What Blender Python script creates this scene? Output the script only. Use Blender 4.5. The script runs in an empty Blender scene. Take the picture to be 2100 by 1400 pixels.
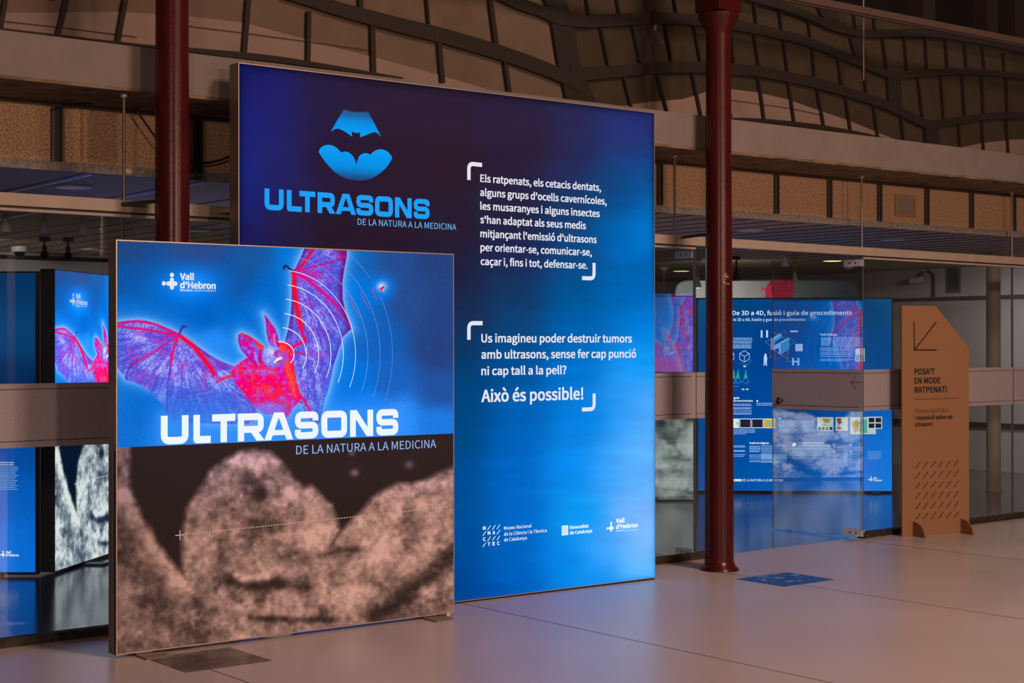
import bpy, bmesh, math, random
import numpy as np
from mathutils import Matrix, Vector
random.seed(7)
SC = bpy.context.scene
COL = SC.collection

# ------------------------------------------------------------------ camera
F = 3266.55; YAW = 0.91186; PIT = 0.00338; ROL = -0.0013
_fw = np.array([math.cos(YAW)*math.cos(PIT), math.sin(YAW)*math.cos(PIT), math.sin(PIT)])
_r = np.array([math.sin(YAW), -math.cos(YAW), 0.0]); _u = np.cross(_r, _fw)
_R = math.cos(ROL)*_r + math.sin(ROL)*_u
_U = -math.sin(ROL)*_r + math.cos(ROL)*_u
CAM = np.array([0.0, 0.0, 1.5])
cd = bpy.data.cameras.new('camera'); co = bpy.data.objects.new('camera', cd); COL.objects.link(co)
cd.sensor_width = 36.0; cd.lens = 36.0*F/2100.0; cd.clip_end = 200
co.matrix_world = Matrix(((_R[0], _U[0], -_fw[0], 0), (_R[1], _U[1], -_fw[1], 0), (_R[2], _U[2], -_fw[2], 1.5), (0, 0, 0, 1)))
SC.camera = co

# ------------------------------------------------------------------ light and exposure
SC.view_settings.view_transform = 'Standard'
SC.view_settings.look = 'None'
SC.view_settings.exposure = 0.0
SC.view_settings.gamma = 1.0
SC.view_settings.use_curve_mapping = False
W = bpy.data.worlds.new('world'); SC.world = W; W.use_nodes = True
W.node_tree.nodes['Background'].inputs[0].default_value = (1.0, 0.62, 0.47, 1)
W.node_tree.nodes['Background'].inputs[1].default_value = 0.045
SC.cycles.use_denoising = True
SC.cycles.max_bounces = 10
SC.cycles.transparent_max_bounces = 24

def area(name, loc, to, sx, sy, power, col, spread=180):
    l = bpy.data.lights.new(name, 'AREA'); l.shape = 'RECTANGLE'; l.size = sx; l.size_y = sy
    l.energy = power; l.color = col; l.spread = math.radians(spread)
    o = bpy.data.objects.new(name, l); COL.objects.link(o); o.location = loc
    o.rotation_euler = (Vector(to)-Vector(loc)).to_track_quat('-Z', 'Y').to_euler()
    return o
WARM = (1.0, 0.66, 0.50)
area('hall_lamp', (4.3, -8.0, 3.4), (6.0, 8.0, 1.3), 0.5, 0.5, 300, WARM)
area('hall_lamp', (-4.0, -5.0, 3.2), (4.5, 8.0, 1.3), 0.5, 0.5, 190, WARM)
area('hall_lamp', (9.0, -6.5, 3.3), (9.5, 8.0, 1.3), 0.5, 0.5, 150, WARM)
area('hall_lamp', (7.0, -2.5, 8.5), (7.0, 4.5, 0.0), 2.0, 2.0, 300, WARM, 100)
area('gallery_fill', (15.0, 10.6, 2.42), (15.4, 10.9, 0), 0.5, 0.5, 26, (1.0, 0.86, 0.74))  # unseen fill added to brighten the gallery, no fittings there
area('gallery_fill', (8.5, 13.0, 2.42), (8.5, 13.0, 0), 0.5, 0.5, 60, (1.0, 0.86, 0.74))
area('gallery_fill', (4.6, 13.8, 2.42), (4.6, 15.0, 0), 0.5, 0.5, 45, (1.0, 0.86, 0.76))
# ------------------------------------------------------------------ colour and maths helpers
def lin(c):
    c = c/255.0
    return c/12.92 if c <= 0.04045 else ((c+0.055)/1.055)**2.4
def S(r, g, b): return (lin(r), lin(g), lin(b), 1.0)
def lin_np(a):
    a = np.clip(a, 0, 255)/255.0
    return np.where(a <= 0.04045, a/12.92, ((a+0.055)/1.055)**2.4)
def ray(x, y): return _fw + _R*(x-1050)/F + _U*(700-y)/F
def onY(x, y, Y): v = ray(x, y); return CAM + v*Y/v[1]
def onZ(x, y, z): v = ray(x, y); return CAM + v*(z-1.5)/v[2]
def onX(x, y, X): v = ray(x, y); return CAM + v*X/v[0]
def project(P):
    dd = P - CAM; z = dd @ _fw
    return np.stack([1050+F*(dd @ _R)/z, 700-F*(dd @ _U)/z], -1)
class Frame:
    """a place to build in: x along, y away, z up, turned about z"""
    def __init__(s, loc, ang=0.0):
        s.loc = np.array([loc[0], loc[1], loc[2] if len(loc) > 2 else 0.0]); s.a = ang
        s.ux = np.array([math.cos(ang), math.sin(ang), 0]); s.uy = np.array([-math.sin(ang), math.cos(ang), 0])
    def at(s, px, py, y=0.0):
        v = ray(px, py); t = (y + (s.loc-CAM) @ s.uy)/(v @ s.uy)
        P = CAM + v*t - s.loc
        return (float(P @ s.ux), float(P[2]))
    def world(s, L):
        L = np.asarray(L, float)
        return s.loc + L[..., :1]*s.ux + L[..., 1:2]*s.uy + L[..., 2:3]*np.array([0, 0, 1.0])

# ------------------------------------------------------------------ materials
def mat(name, col, rough=0.5, metal=0.0, spec=0.5, noise=None, bump=None, coat=0.0):
    m = bpy.data.materials.new(name); m.use_nodes = True
    nt = m.node_tree; b = nt.nodes['Principled BSDF']
    b.inputs['Base Color'].default_value = col; b.inputs['Roughness'].default_value = rough
    b.inputs['Metallic'].default_value = metal; b.inputs['Specular IOR Level'].default_value = spec
    b.inputs['Coat Weight'].default_value = coat
    if noise or bump:
        tc = nt.nodes.new('ShaderNodeTexCoord')
    if noise:
        sc, amt, det = noise
        n = nt.nodes.new('ShaderNodeTexNoise'); n.inputs['Scale'].default_value = sc; n.inputs['Detail'].default_value = det
        r = nt.nodes.new('ShaderNodeValToRGB')
        r.color_ramp.elements[0].position = 0.3; r.color_ramp.elements[1].position = 0.7
        r.color_ramp.elements[0].color = tuple(c*(1-amt) for c in col[:3])+(1,)
        r.color_ramp.elements[1].color = tuple(min(1, c*(1+amt)) for c in col[:3])+(1,)
        nt.links.new(tc.outputs['Object'], n.inputs['Vector']); nt.links.new(n.outputs['Fac'], r.inputs['Fac'])
        nt.links.new(r.outputs['Color'], b.inputs['Base Color'])
    if bump:
        sc, st = bump
        n2 = nt.nodes.new('ShaderNodeTexNoise'); n2.inputs['Scale'].default_value = sc; n2.inputs['Detail'].default_value = 3
        bp = nt.nodes.new('ShaderNodeBump'); bp.inputs['Strength'].default_value = st; bp.inputs['Distance'].default_value = 0.01
        nt.links.new(tc.outputs['Object'], n2.inputs['Vector']); nt.links.new(n2.outputs['Fac'], bp.inputs['Height'])
        nt.links.new(bp.outputs['Normal'], b.inputs['Normal'])
    return m
def emit(name, col, strength=1.0, sample=False):
    m = bpy.data.materials.new(name); m.use_nodes = True; nt = m.node_tree; nt.nodes.clear()
    e = nt.nodes.new('ShaderNodeEmission'); o = nt.nodes.new('ShaderNodeOutputMaterial')
    e.inputs[0].default_value = col; e.inputs[1].default_value = strength
    nt.links.new(e.outputs[0], o.inputs[0])
    if not sample: m.cycles.emission_sampling = 'NONE'
    return m
def emit_attr(name, strength=1.0):
    m = emit(name, (1, 1, 1, 1), strength, True); nt = m.node_tree
    a = nt.nodes.new('ShaderNodeAttribute'); a.attribute_name = 'Print'
    nt.links.new(a.outputs['Color'], nt.nodes['Emission'].inputs[0])
    return m
def print_attr(name, rough=0.7):
    m = mat(name, (1, 1, 1, 1), rough, 0, 0.3); nt = m.node_tree
    a = nt.nodes.new('ShaderNodeAttribute'); a.attribute_name = 'Print'
    nt.links.new(a.outputs['Color'], nt.nodes['Principled BSDF'].inputs['Base Color'])
    return m
def glass_mat(name, tint, ior=1.5, gain=1.0):
    m = bpy.data.materials.new(name); m.use_nodes = True; nt = m.node_tree; nt.nodes.clear()
    t = nt.nodes.new('ShaderNodeBsdfTransparent'); t.inputs[0].default_value = tint
    g = nt.nodes.new('ShaderNodeBsdfGlossy'); g.inputs['Roughness'].default_value = 0.0
    f = nt.nodes.new('ShaderNodeFresnel')
    ge = nt.nodes.new('ShaderNodeNewGeometry'); mr = nt.nodes.new('ShaderNodeMapRange')      # the same reflectance on the way in and out of the pane
    mr.inputs['To Min'].default_value = ior; mr.inputs['To Max'].default_value = 1.0/ior
    nt.links.new(ge.outputs['Backfacing'], mr.inputs['Value']); nt.links.new(mr.outputs['Result'], f.inputs[0])
    mu = nt.nodes.new('ShaderNodeMath'); mu.operation = 'MULTIPLY'; mu.inputs[1].default_value = gain; mu.use_clamp = True
    mx = nt.nodes.new('ShaderNodeMixShader'); o = nt.nodes.new('ShaderNodeOutputMaterial')
    nt.links.new(f.outputs[0], mu.inputs[0]); nt.links.new(mu.outputs[0], mx.inputs[0])
    nt.links.new(t.outputs[0], mx.inputs[1]); nt.links.new(g.outputs[0], mx.inputs[2]); nt.links.new(mx.outputs[0], o.inputs[0])
    return m
M = {}
M['floor'] = mat('pale_vinyl_floor', (0.49, 0.415, 0.395, 1), 0.30, 0, 0.5, noise=(1.3, 0.05, 4), bump=(7, 0.03))
M['floor_in'] = mat('dark_polished_floor', (0.055, 0.055, 0.062, 1), 0.16, 0, 0.6, noise=(3, 0.25, 5), bump=(5, 0.06))
M['seam'] = mat('dark_seam', (0.08, 0.055, 0.05, 1), 0.7)
M['concrete'] = mat('painted_concrete', (0.215, 0.183, 0.168, 1), 0.8, 0, 0.2, noise=(6, 0.08, 6), bump=(40, 0.06))
M['soffit'] = mat('rough_soffit', (0.20, 0.145, 0.10, 1), 0.9, 0, 0.1, noise=(8, 0.4, 6), bump=(25, 0.4))
def cork_material():
    m = mat('cork_board', (0.46, 0.28, 0.15, 1), 0.9, 0, 0.1)
    nt = m.node_tree; b = nt.nodes['Principled BSDF']; tc = nt.nodes.new('ShaderNodeTexCoord')
    v = nt.nodes.new('ShaderNodeTexNoise'); v.inputs['Scale'].default_value = 105; v.inputs['Detail'].default_value = 5; v.inputs['Roughness'].default_value = 0.75
    r = nt.nodes.new('ShaderNodeValToRGB'); e = r.color_ramp.elements
    e[0].position = 0.40; e[0].color = (0.19, 0.105, 0.052, 1); e[1].position = 0.55; e[1].color = (0.68, 0.45, 0.28, 1)
    nt.links.new(tc.outputs['Object'], v.inputs['Vector']); nt.links.new(v.outputs['Fac'], r.inputs['Fac']); nt.links.new(r.outputs['Color'], b.inputs['Base Color'])
    return m
M['cork'] = cork_material()
M['grey_metal'] = mat('grey_painted_steel', (0.10, 0.09, 0.085, 1), 0.5, 0.3)
M['black'] = mat('black_paint', (0.012, 0.011, 0.011, 1), 0.5)
M['strip'] = mat('galvanised_edge_strip', (0.23, 0.205, 0.185, 1), 0.7, 0.1, 0.3, noise=(60, 0.35, 4))
M['ceiling'] = mat('grey_ceiling_board', (0.56, 0.42, 0.31, 1), 0.75, 0, 0.3, noise=(90, 0.12, 2))
M['beam'] = mat('pale_painted_beam', (0.40, 0.325, 0.27, 1), 0.6, 0, 0.3, noise=(12, 0.08, 4))
M['beam_dark'] = mat('beam_groove', (0.06, 0.042, 0.035, 1), 0.6)
M['red'] = mat('oxblood_gloss_paint', (0.060, 0.0050, 0.0066, 1), 0.27, 0, 0.32, noise=(5, 0.15, 4), bump=(55, 0.07))
M['alu'] = mat('anodised_aluminium', (0.25, 0.21, 0.18, 1), 0.42, 0.5)
M['alu_edge'] = mat('bright_aluminium_edge', (0.62, 0.50, 0.42, 1), 0.35, 0.6)
M['alu_dark'] = mat('dark_aluminium', (0.055, 0.05, 0.048, 1), 0.5, 0.3)
M['box_side'] = mat('charcoal_frame', (0.085, 0.08, 0.085, 1), 0.55)
M['steel'] = mat('brushed_steel', (0.62, 0.62, 0.63, 1), 0.3, 0.85)
M['steel_plate'] = mat('satin_plate', (0.62, 0.60, 0.62, 1), 0.45, 0.2)
M['knob'] = mat('dark_steel_knob', (0.12, 0.11, 0.11, 1), 0.18, 0.9)
M['band'] = mat('grey_glass_band', (0.35, 0.315, 0.36, 1), 0.75, 0, 0.2, noise=(160, 0.10, 2))
M['band_line'] = mat('engraved_line', (0.05, 0.04, 0.04, 1), 0.7)
M['glass'] = glass_mat('clear_partition_glass', (0.90, 0.93, 0.93, 1), 1.5, 1.7)
M['glass_door'] = glass_mat('clear_door_glass', (0.86, 0.91, 0.92, 1), 1.5, 3.8)
M['glass_rail'] = glass_mat('balustrade_glass', (0.92, 0.90, 0.88, 1), 1.5, 1.0)
M['glass_edge'] = mat('polished_glass_edge', (0.10, 0.12, 0.13, 1), 0.25, 0.0, 0.5)
M['threshold'] = mat('worn_dark_threshold', (0.035, 0.026, 0.02, 1), 0.7, 0, 0.3, noise=(20, 0.6, 5))
M['wall_grey'] = mat('grey_gallery_wall', (0.48, 0.46, 0.50, 1), 0.8, 0, 0.2)
M['pipe'] = mat('pale_post_paint', (0.50, 0.42, 0.33, 1), 0.6)
M['card'] = mat('brown_cardboard', (0.31, 0.162, 0.085, 1), 0.85, 0, 0.15, noise=(210, 0.14, 3))
M['card_edge'] = mat('cardboard_edge', (0.26, 0.135, 0.07, 1), 0.9, 0, 0.1, noise=(150, 0.18, 2))
M['ink'] = mat('black_ink', (0.012, 0.009, 0.008, 1), 0.6)
M['white'] = mat('white_plastic', (0.62, 0.61, 0.61, 1), 0.4)
M['lamp_grey'] = mat('grey_lamp_body', (0.45, 0.46, 0.50, 1), 0.4)
M['lamp_yellow'] = mat('cream_lamp_body', (0.60, 0.48, 0.20, 1), 0.4)
M['lens'] = mat('pale_lens', (0.85, 0.86, 0.88, 1), 0.3)
M['smoked'] = mat('smoked_dome', (0.01, 0.01, 0.01, 1), 0.08)
M['vault_dim'] = mat('shaded_olive_vault_panel', (0.085, 0.068, 0.046, 1), 0.85, 0, 0.2, noise=(4, 0.15, 5))  # darker copy of the olive panel, dimness of these bays put into the colour
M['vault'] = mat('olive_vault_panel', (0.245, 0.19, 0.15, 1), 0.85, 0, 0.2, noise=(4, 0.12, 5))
M['vault_lit'] = mat('lit_vault_zone', (0.43, 0.335, 0.31, 1), 0.85, 0, 0.2, noise=(5, 0.08, 5))  # paler tone painted in for the lit lower zone of the vault
M['rib'] = mat('dark_rib', (0.028, 0.021, 0.019, 1), 0.7)
M['wood_rail'] = mat('brown_handrail', (0.11, 0.065, 0.052, 1), 0.6)
M['dark_void'] = mat('dark_upper_wall', (0.022, 0.016, 0.014, 1), 0.9)
M['dark_post'] = mat('dark_brown_post', (0.075, 0.05, 0.042, 1), 0.8)
M['scuff'] = mat('scuffed_paint', (0.42, 0.30, 0.20, 1), 0.8)
M['tag'] = mat('cream_tag', (0.55, 0.45, 0.35, 1), 0.7)
M['frame_tan'] = mat('tan_frame', (0.42, 0.23, 0.09, 1), 0.6)
M['vent'] = mat('grey_vent', (0.27, 0.235, 0.21, 1), 0.7)
M['poster'] = mat('dark_blue_poster', (0.035, 0.045, 0.085, 1), 0.6, noise=(12, 0.5, 3))
M['mural'] = None
M['e_white'] = emit('backlit_white', S(238, 246, 255), 1.0)
M['e_text'] = emit('backlit_text', S(228, 228, 238), 1.0)
M['e_blue'] = emit('backlit_blue_lettering', S(30, 158, 246), 1.0)
M['e_lblue'] = emit('backlit_pale_blue', S(112, 190, 250), 1.0)
M['e_soft'] = emit('backlit_soft_blue', S(150, 186, 244), 1.0)
M['e_red'] = emit('backlit_red', S(214, 30, 70), 1.0)
M['e_navy'] = emit('backlit_navy', S(20, 40, 110), 1.0)
M['e_micro'] = emit('backlit_small_print', S(150, 190, 240), 1.0)
M['e_green'] = emit('backlit_green', S(40, 160, 150), 1.0)
M['e_cyan'] = emit('backlit_cyan', S(60, 150, 215), 1.0)
M['e_dark'] = emit('backlit_dark_picture', S(30, 34, 60), 1.0)
M['e_ochre'] = emit('backlit_ochre', S(205, 160, 60), 1.0)
M['e_lamp'] = emit('yellow_downlight', S(250, 255, 150), 2.2)
M['e_bulb'] = emit('warm_bulb', S(255, 225, 170), 3.0)
M['p_upper'] = emit_attr('lit_print', 1.0)
M['p_lower'] = print_attr('unlit_print')
def leak(m):  # blue emission at the top imitates light leaking from the lit half
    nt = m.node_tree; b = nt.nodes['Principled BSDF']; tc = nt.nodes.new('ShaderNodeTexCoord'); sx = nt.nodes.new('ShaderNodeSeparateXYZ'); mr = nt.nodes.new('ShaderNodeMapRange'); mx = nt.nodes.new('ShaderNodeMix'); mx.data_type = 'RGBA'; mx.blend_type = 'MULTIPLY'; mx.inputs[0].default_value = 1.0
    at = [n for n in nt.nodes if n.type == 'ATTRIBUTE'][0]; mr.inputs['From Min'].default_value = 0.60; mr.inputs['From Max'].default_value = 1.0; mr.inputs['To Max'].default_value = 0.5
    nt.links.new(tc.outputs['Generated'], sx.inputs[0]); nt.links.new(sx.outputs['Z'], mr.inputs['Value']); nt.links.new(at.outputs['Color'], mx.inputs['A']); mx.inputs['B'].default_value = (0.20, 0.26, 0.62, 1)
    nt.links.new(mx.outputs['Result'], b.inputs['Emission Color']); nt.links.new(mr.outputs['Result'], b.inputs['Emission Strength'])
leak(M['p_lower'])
M['p_scan'] = emit_attr('lit_scan_print', 1.0)
M['p_upper_bright'] = emit_attr('bright_lit_print', 1.75)
M['p_big'] = emit_attr('lit_gradient_print', 1.0)
M['p_sticker'] = print_attr('floor_print', 0.25)

# ------------------------------------------------------------------ mesh helpers
class MB:
    def __init__(s): s.v = []; s.f = []
    def add(s, vs, fs):
        n = len(s.v); s.v += [tuple(map(float, p)) for p in vs]; s.f += [tuple(i+n for i in f) for f in fs]; return s
    def box(s, x0, x1, y0, y1, z0, z1):
        return s.add([(x0, y0, z0), (x1, y0, z0), (x1, y1, z0), (x0, y1, z0), (x0, y0, z1), (x1, y0, z1), (x1, y1, z1), (x0, y1, z1)],
                     [(0, 3, 2, 1), (4, 5, 6, 7), (0, 1, 5, 4), (1, 2, 6, 5), (2, 3, 7, 6), (3, 0, 4, 7)])
    def obox(s, o, a, b, c):
        """box from corner o and three edge vectors"""
        o, a, b, c = [np.array(q, float) for q in (o, a, b, c)]
        P = [o, o+a, o+a+b, o+b, o+c, o+a+c, o+a+b+c, o+b+c]
        return s.add(P, [(0, 3, 2, 1), (4, 5, 6, 7), (0, 1, 5, 4), (1, 2, 6, 5), (2, 3, 7, 6), (3, 0, 4, 7)])
    def flat(s, pts, y):
        """polygon in the x-z plane at depth y"""
        return s.add([(p[0], y, p[1]) for p in pts], [tuple(range(len(pts)))])
    def slab(s, pts, y0, y1):
        """polygon in the x-z plane given thickness"""
        n = len(pts)
        return s.add([(p[0], y0, p[1]) for p in pts]+[(p[0], y1, p[1]) for p in pts],
                     [tuple(range(n)), tuple(range(2*n-1, n-1, -1))]+[(i, i+n, (i+1) % n+n, (i+1) % n) for i in range(n)])
    def tube(s, pts, r, n=10):
        pts = [np.array(p, float) for p in pts]; rs = r if isinstance(r, (list, tuple)) else [r]*len(pts)
        base = len(s.v); prev = None
        for i, p in enumerate(pts):
            t = (pts[min(i+1, len(pts)-1)]-pts[max(i-1, 0)]); t = t/np.linalg.norm(t)
            a = prev if prev is not None else (np.array([0, 0, 1.0]) if abs(t[2]) < 0.9 else np.array([1.0, 0, 0]))
            a = a-t*(a @ t); a = a/np.linalg.norm(a); prev = a; b = np.cross(t, a)
            for k in range(n):
                q = 2*math.pi*k/n; s.v.append(tuple(p+rs[i]*(math.cos(q)*a+math.sin(q)*b)))
        for i in range(len(pts)-1):
            for k in range(n):
                s.f.append((base+i*n+k, base+i*n+(k+1) % n, base+(i+1)*n+(k+1) % n, base+(i+1)*n+k))
        s.f.append(tuple(base+k for k in range(n))[::-1]); s.f.append(tuple(base+(len(pts)-1)*n+k for k in range(n)))
        return s
    def lathe(s, prof, c=(0, 0, 0), n=32):
        base = len(s.v)
        for (r, z) in prof:
            for k in range(n):
                q = 2*math.pi*k/n; s.v.append((c[0]+r*math.cos(q), c[1]+r*math.sin(q), c[2]+z))
        for i in range(len(prof)-1):
            for k in range(n):
                s.f.append((base+i*n+k, base+i*n+(k+1) % n, base+(i+1)*n+(k+1) % n, base+(i+1)*n+k))
        s.f.append(tuple(base+k for k in range(n))[::-1]); s.f.append(tuple(base+(len(prof)-1)*n+k for k in range(n)))
        return s
    def build(s, name, m, parent=None, smooth=False, shift=None):
        me = bpy.data.meshes.new(name)
        v = s.v if shift is None else [(p[0]-shift[0], p[1]-shift[1], p[2]-shift[2]) for p in s.v]
        me.from_pydata(v, [], s.f); me.materials.append(m)
        o = bpy.data.objects.new(name, me); COL.objects.link(o)
        if smooth:
            for p in me.polygons: p.use_smooth = True
            try: me.set_sharp_from_angle(angle=math.radians(40))
            except Exception: pass
        if parent is not None: o.parent = parent
        return o
def thing(name, label, cat, loc=(0, 0, 0), rot=0.0, group=None):
    o = bpy.data.objects.new(name, None); COL.objects.link(o)
    o.location = loc if len(loc) == 3 else (loc[0], loc[1], 0); o.rotation_euler = (0, 0, rot); o.empty_display_size = 0.1
    o['label'] = label; o['category'] = cat
    if group: o['group'] = group
    return o
def tag(o, label, cat, group=None):
    o['label'] = label; o['category'] = cat
    if group: o['group'] = group
    return o
def struct(o): o['kind'] = 'structure'; return o
def root(name, loc=(0, 0, 0), rot=0.0):
    o = bpy.data.objects.new(name, None); COL.objects.link(o); o.location = loc; o.rotation_euler = (0, 0, rot); o.empty_display_size = 0.1
    return struct(o)
def copy_tree(o, parent=None):
    c = o.copy(); COL.objects.link(c); c.parent = parent
    for ch in list(o.children): copy_tree(ch, c)
    return c

# ---- strokes, letters, text -------------------------------------------------
def fillet(pts, r, closed=False, n=6):
    out = []; N = len(pts)
    for i, p in enumerate(pts):
        if not closed and i in (0, N-1): out.append(p); continue
        a = np.array(pts[i-1], float); b = np.array(p, float); c = np.array(pts[(i+1) % N], float)
        da = a-b; dc = c-b; la = np.linalg.norm(da); lc = np.linalg.norm(dc); da /= la; dc /= lc
        k = min(r, la*0.499, lc*0.499)
        if k < 1e-6: out.append(p); continue
        for j in range(n+1):
            t = j/n; out.append(tuple((1-t)**2*(b+da*k)+2*t*(1-t)*b+t*t*(b+dc*k)))
    return out
def stroke(mb, pts, t, y, r=0.0, closed=False):
    if r > 0: pts = fillet(pts, r, closed)
    P = [np.array(p, float) for p in pts]; N = len(P); L = []; Rr = []
    for i in range(N):
        a = P[i-1] if (i > 0 or closed) else None; c = P[(i+1) % N] if (i < N-1 or closed) else None
        d1 = (P[i]-a) if a is not None else None; d2 = (c-P[i]) if c is not None else None
        if d1 is None: d1 = d2
        if d2 is None: d2 = d1
        d1 = d1/(np.linalg.norm(d1)+1e-12); d2 = d2/(np.linalg.norm(d2)+1e-12)
        n1 = np.array([-d1[1], d1[0]]); n2 = np.array([-d2[1], d2[0]]); nn = n1+n2; nn /= (np.linalg.norm(nn)+1e-12)
        k = t/2/max(0.35, nn @ n1); L.append(P[i]+nn*k); Rr.append(P[i]-nn*k)
    vs = [(p[0], y, p[1]) for p in L]+[(p[0], y, p[1]) for p in Rr]
    fs = [(i, (i+1) % N, (i+1) % N+N, i+N) for i in range(N if closed else N-1)]
    mb.add(vs, fs)
def disc(mb, c, rx, rz, y, n=20): mb.flat([(c[0]+rx*math.cos(2*math.pi*k/n), c[1]+rz*math.sin(2*math.pi*k/n)) for k in range(n)], y)
def letter(mb, ch, x, z, w, H, y):
    t = 0.255*H; h = t/2; fr = 0.20*H
    def P(*q): return [(x+a, z+b) for a, b in q]
    if ch == 'U': stroke(mb, P((h, H), (h, h), (w-h, h), (w-h, H)), t, y, fr)
    elif ch == 'L': stroke(mb, P((h, H), (h, h*0.95), (w, h*0.95)), t, y, 0.03*H)
    elif ch == 'T':
        mb.flat(P((0, H-t), (w, H-t), (w, H), (0, H)), y); mb.flat(P((w/2-h, 0), (w/2+h, 0), (w/2+h, H), (w/2-h, H)), y-1e-4)
    elif ch == 'R':
        stroke(mb, P((h, 0), (h, H-h), (w-h, H-h), (w-h, 0.42*H), (h, 0.42*H)), t*0.96, y, 0.14*H)
        mb.flat(P((0.42*w, 0.42*H), (0.42*w+1.2*t, 0.42*H), (w+0.04*H, 0), (w-1.15*t, 0)), y-1e-4)
        mb.flat(P((0, 0), (t, 0), (t, H), (0.02*H, H), (0, H-0.02*H)), y-2e-4)
    elif ch == 'A':
        mb.flat(P((0, 0), (1.08*t, 0), (w/2+0.06*w, H), (w/2-0.17*w, H)), y); mb.flat(P((w, 0), (w-1.08*t, 0), (w/2-0.06*w, H), (w/2+0.17*w, H)), y-1e-4)
        mb.flat(P((0.2*w, 0.17*H), (0.8*w, 0.17*H), (0.72*w, 0.36*H), (0.28*w, 0.36*H)), y-2e-4)
    elif ch == 'S':
        k = t*0.96; g = k/2
        stroke(mb, P((w-h, 0.66*H), (w-h, H-g), (h, H-g), (h, 0.5*H), (w-h, 0.5*H), (w-h, g), (h, g), (h, 0.34*H)), k, y, 0.17*H)
    elif ch == 'O': stroke(mb, P((h, h), (w-h, h), (w-h, H-h), (h, H-h)), t, y, 0.17*H, True)
    elif ch == 'N':
        mb.flat(P((0, 0), (t, 0), (t, H), (0, H)), y); mb.flat(P((w-t, 0), (w, 0), (w, H), (w-t, H)), y-1e-4)
        mb.flat(P((0, H), (1.15*t, H), (w, 0), (w-1.15*t, 0)), y-2e-4)
_TC = {}
try: SANS = bpy.data.fonts.load(bpy.utils.system_resource('DATAFILES', path='fonts')+'/Noto Sans CJK Regular.woff2')      # the typeface that ships inside Blender
except Exception: SANS = None
def glyphs(body, bold):
    key = (body, bold)
    if key not in _TC:
        c = bpy.data.curves.new('t', 'FONT'); c.body = body; c.size = 1.0; c.font = SANS or c.font; c.offset = bold; c.resolution_u = 3
        o = bpy.data.objects.new('t', c); COL.objects.link(o)
        dg = bpy.context.evaluated_depsgraph_get(); e = o.evaluated_get(dg); me = e.to_mesh()
        V = np.array([v.co[:2] for v in me.vertices]).reshape(-1, 2); Fc = [tuple(p.vertices) for p in me.polygons]
        e.to_mesh_clear(); bpy.data.objects.remove(o); bpy.data.curves.remove(c)
        _TC[key] = (V, Fc)
    return _TC[key]
_RC = {}
def run(body):
    """letter outlines of one line; the raised comma stands in for the curly apostrophe"""
    if body in _RC: return _RC[body]
    V, Fc = glyphs(body.replace('’', ','), 0.0); V = V.copy(); Hc = glyphs('H', 0.0)[0][:, 1].max()
    if '’' in body:
        par = list(range(len(V)))
        def find(i):
            while par[i] != i: par[i] = par[par[i]]; i = par[i]
            return i
        for f in Fc:
            for k in f[1:]: par[find(k)] = find(f[0])
        isl = {}
        for i in range(len(V)): isl.setdefault(find(i), []).append(i)
        com = sorted([q for q in isl.values() if V[q, 1].max() < 0.3*Hc and V[q, 1].min() < -0.05*Hc], key=lambda q: V[q, 0].mean())
        for q, ch in zip(com, [c for c in body if c in ',’']):
            if ch == '’': V[q, 1] += 1.02*Hc-V[q, 1].max()
    _RC[body] = (V, Fc); return _RC[body]
def text(mb, fr, body, p0, x1, cap, y, bold=0.012, offy=0.0):
    """one line of print on frame fr: baseline start p0 (pixel), right end pixel x1, capital height in pixels"""
    V, Fc = run(body); Hc = glyphs('H', 0.0)[0][:, 1].max(); bz = bold*1.3*Hc; bx = bz*1.35
    u0, z0 = fr.at(p0[0], p0[1], offy); u1, _ = fr.at(x1, p0[1], offy); _, zt = fr.at(p0[0], p0[1]-cap, offy)
    sz = (zt-z0)/(Hc+2*bz); sx = (u1-u0)/(V[:, 0].max()-V[:, 0].min()+2*bx); x0 = V[:, 0].min()-bx
    offs = [(0, 0)] if bold <= 0 else [(bx, bz), (-bx, bz), (bx, -bz), (-bx, -bz)]+([(0, 0)] if bold > 0.02 else [])
    for i, (dx, dz) in enumerate(offs):      # heavier weights: the same letters laid over each other
        mb.add([(u0+(a-x0+dx)*sx, y-2e-5*i, z0+(b+bz+dz)*sz) for a, b in V], Fc)
def words(mb, fr, x0, x1, rows, h, y, ragged=0.25, seed=1):
    """rows of small print, too small to read in the photo"""
    rnd = random.Random(seed)
    for i, py in enumerate(rows):
        end = x1-(x1-x0)*rnd.random()*ragged*(1.0 if i == len(rows)-1 else 0.15); x = x0
        while x < end:
            w = min(rnd.uniform(1.5, 6.0), end-x); a = fr.at(x, py); b = fr.at(x+w, py-h); x += w+0.9
            mb.flat([(a[0], a[1]), (b[0], a[1]), (b[0], b[1]), (a[0], b[1])], y)
def rect_px(mb, fr, x0, y0, x1, y1, y):
    a = fr.at(x0, y1); b = fr.at(x1, y0); mb.flat([a, (b[0], a[1]), b, (a[0], b[1])], y)
def lines_px(mb, fr, pts, t_px, y, r=0.0):
    q = [fr.at(*p) for p in pts]; a = fr.at(*pts[0]); b = fr.at(pts[0][0], pts[0][1]+t_px)
    stroke(mb, q, abs(a[1]-b[1]), y, r)
def poly_px(mb, fr, pts, y): mb.flat([fr.at(*p) for p in pts], y)
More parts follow.
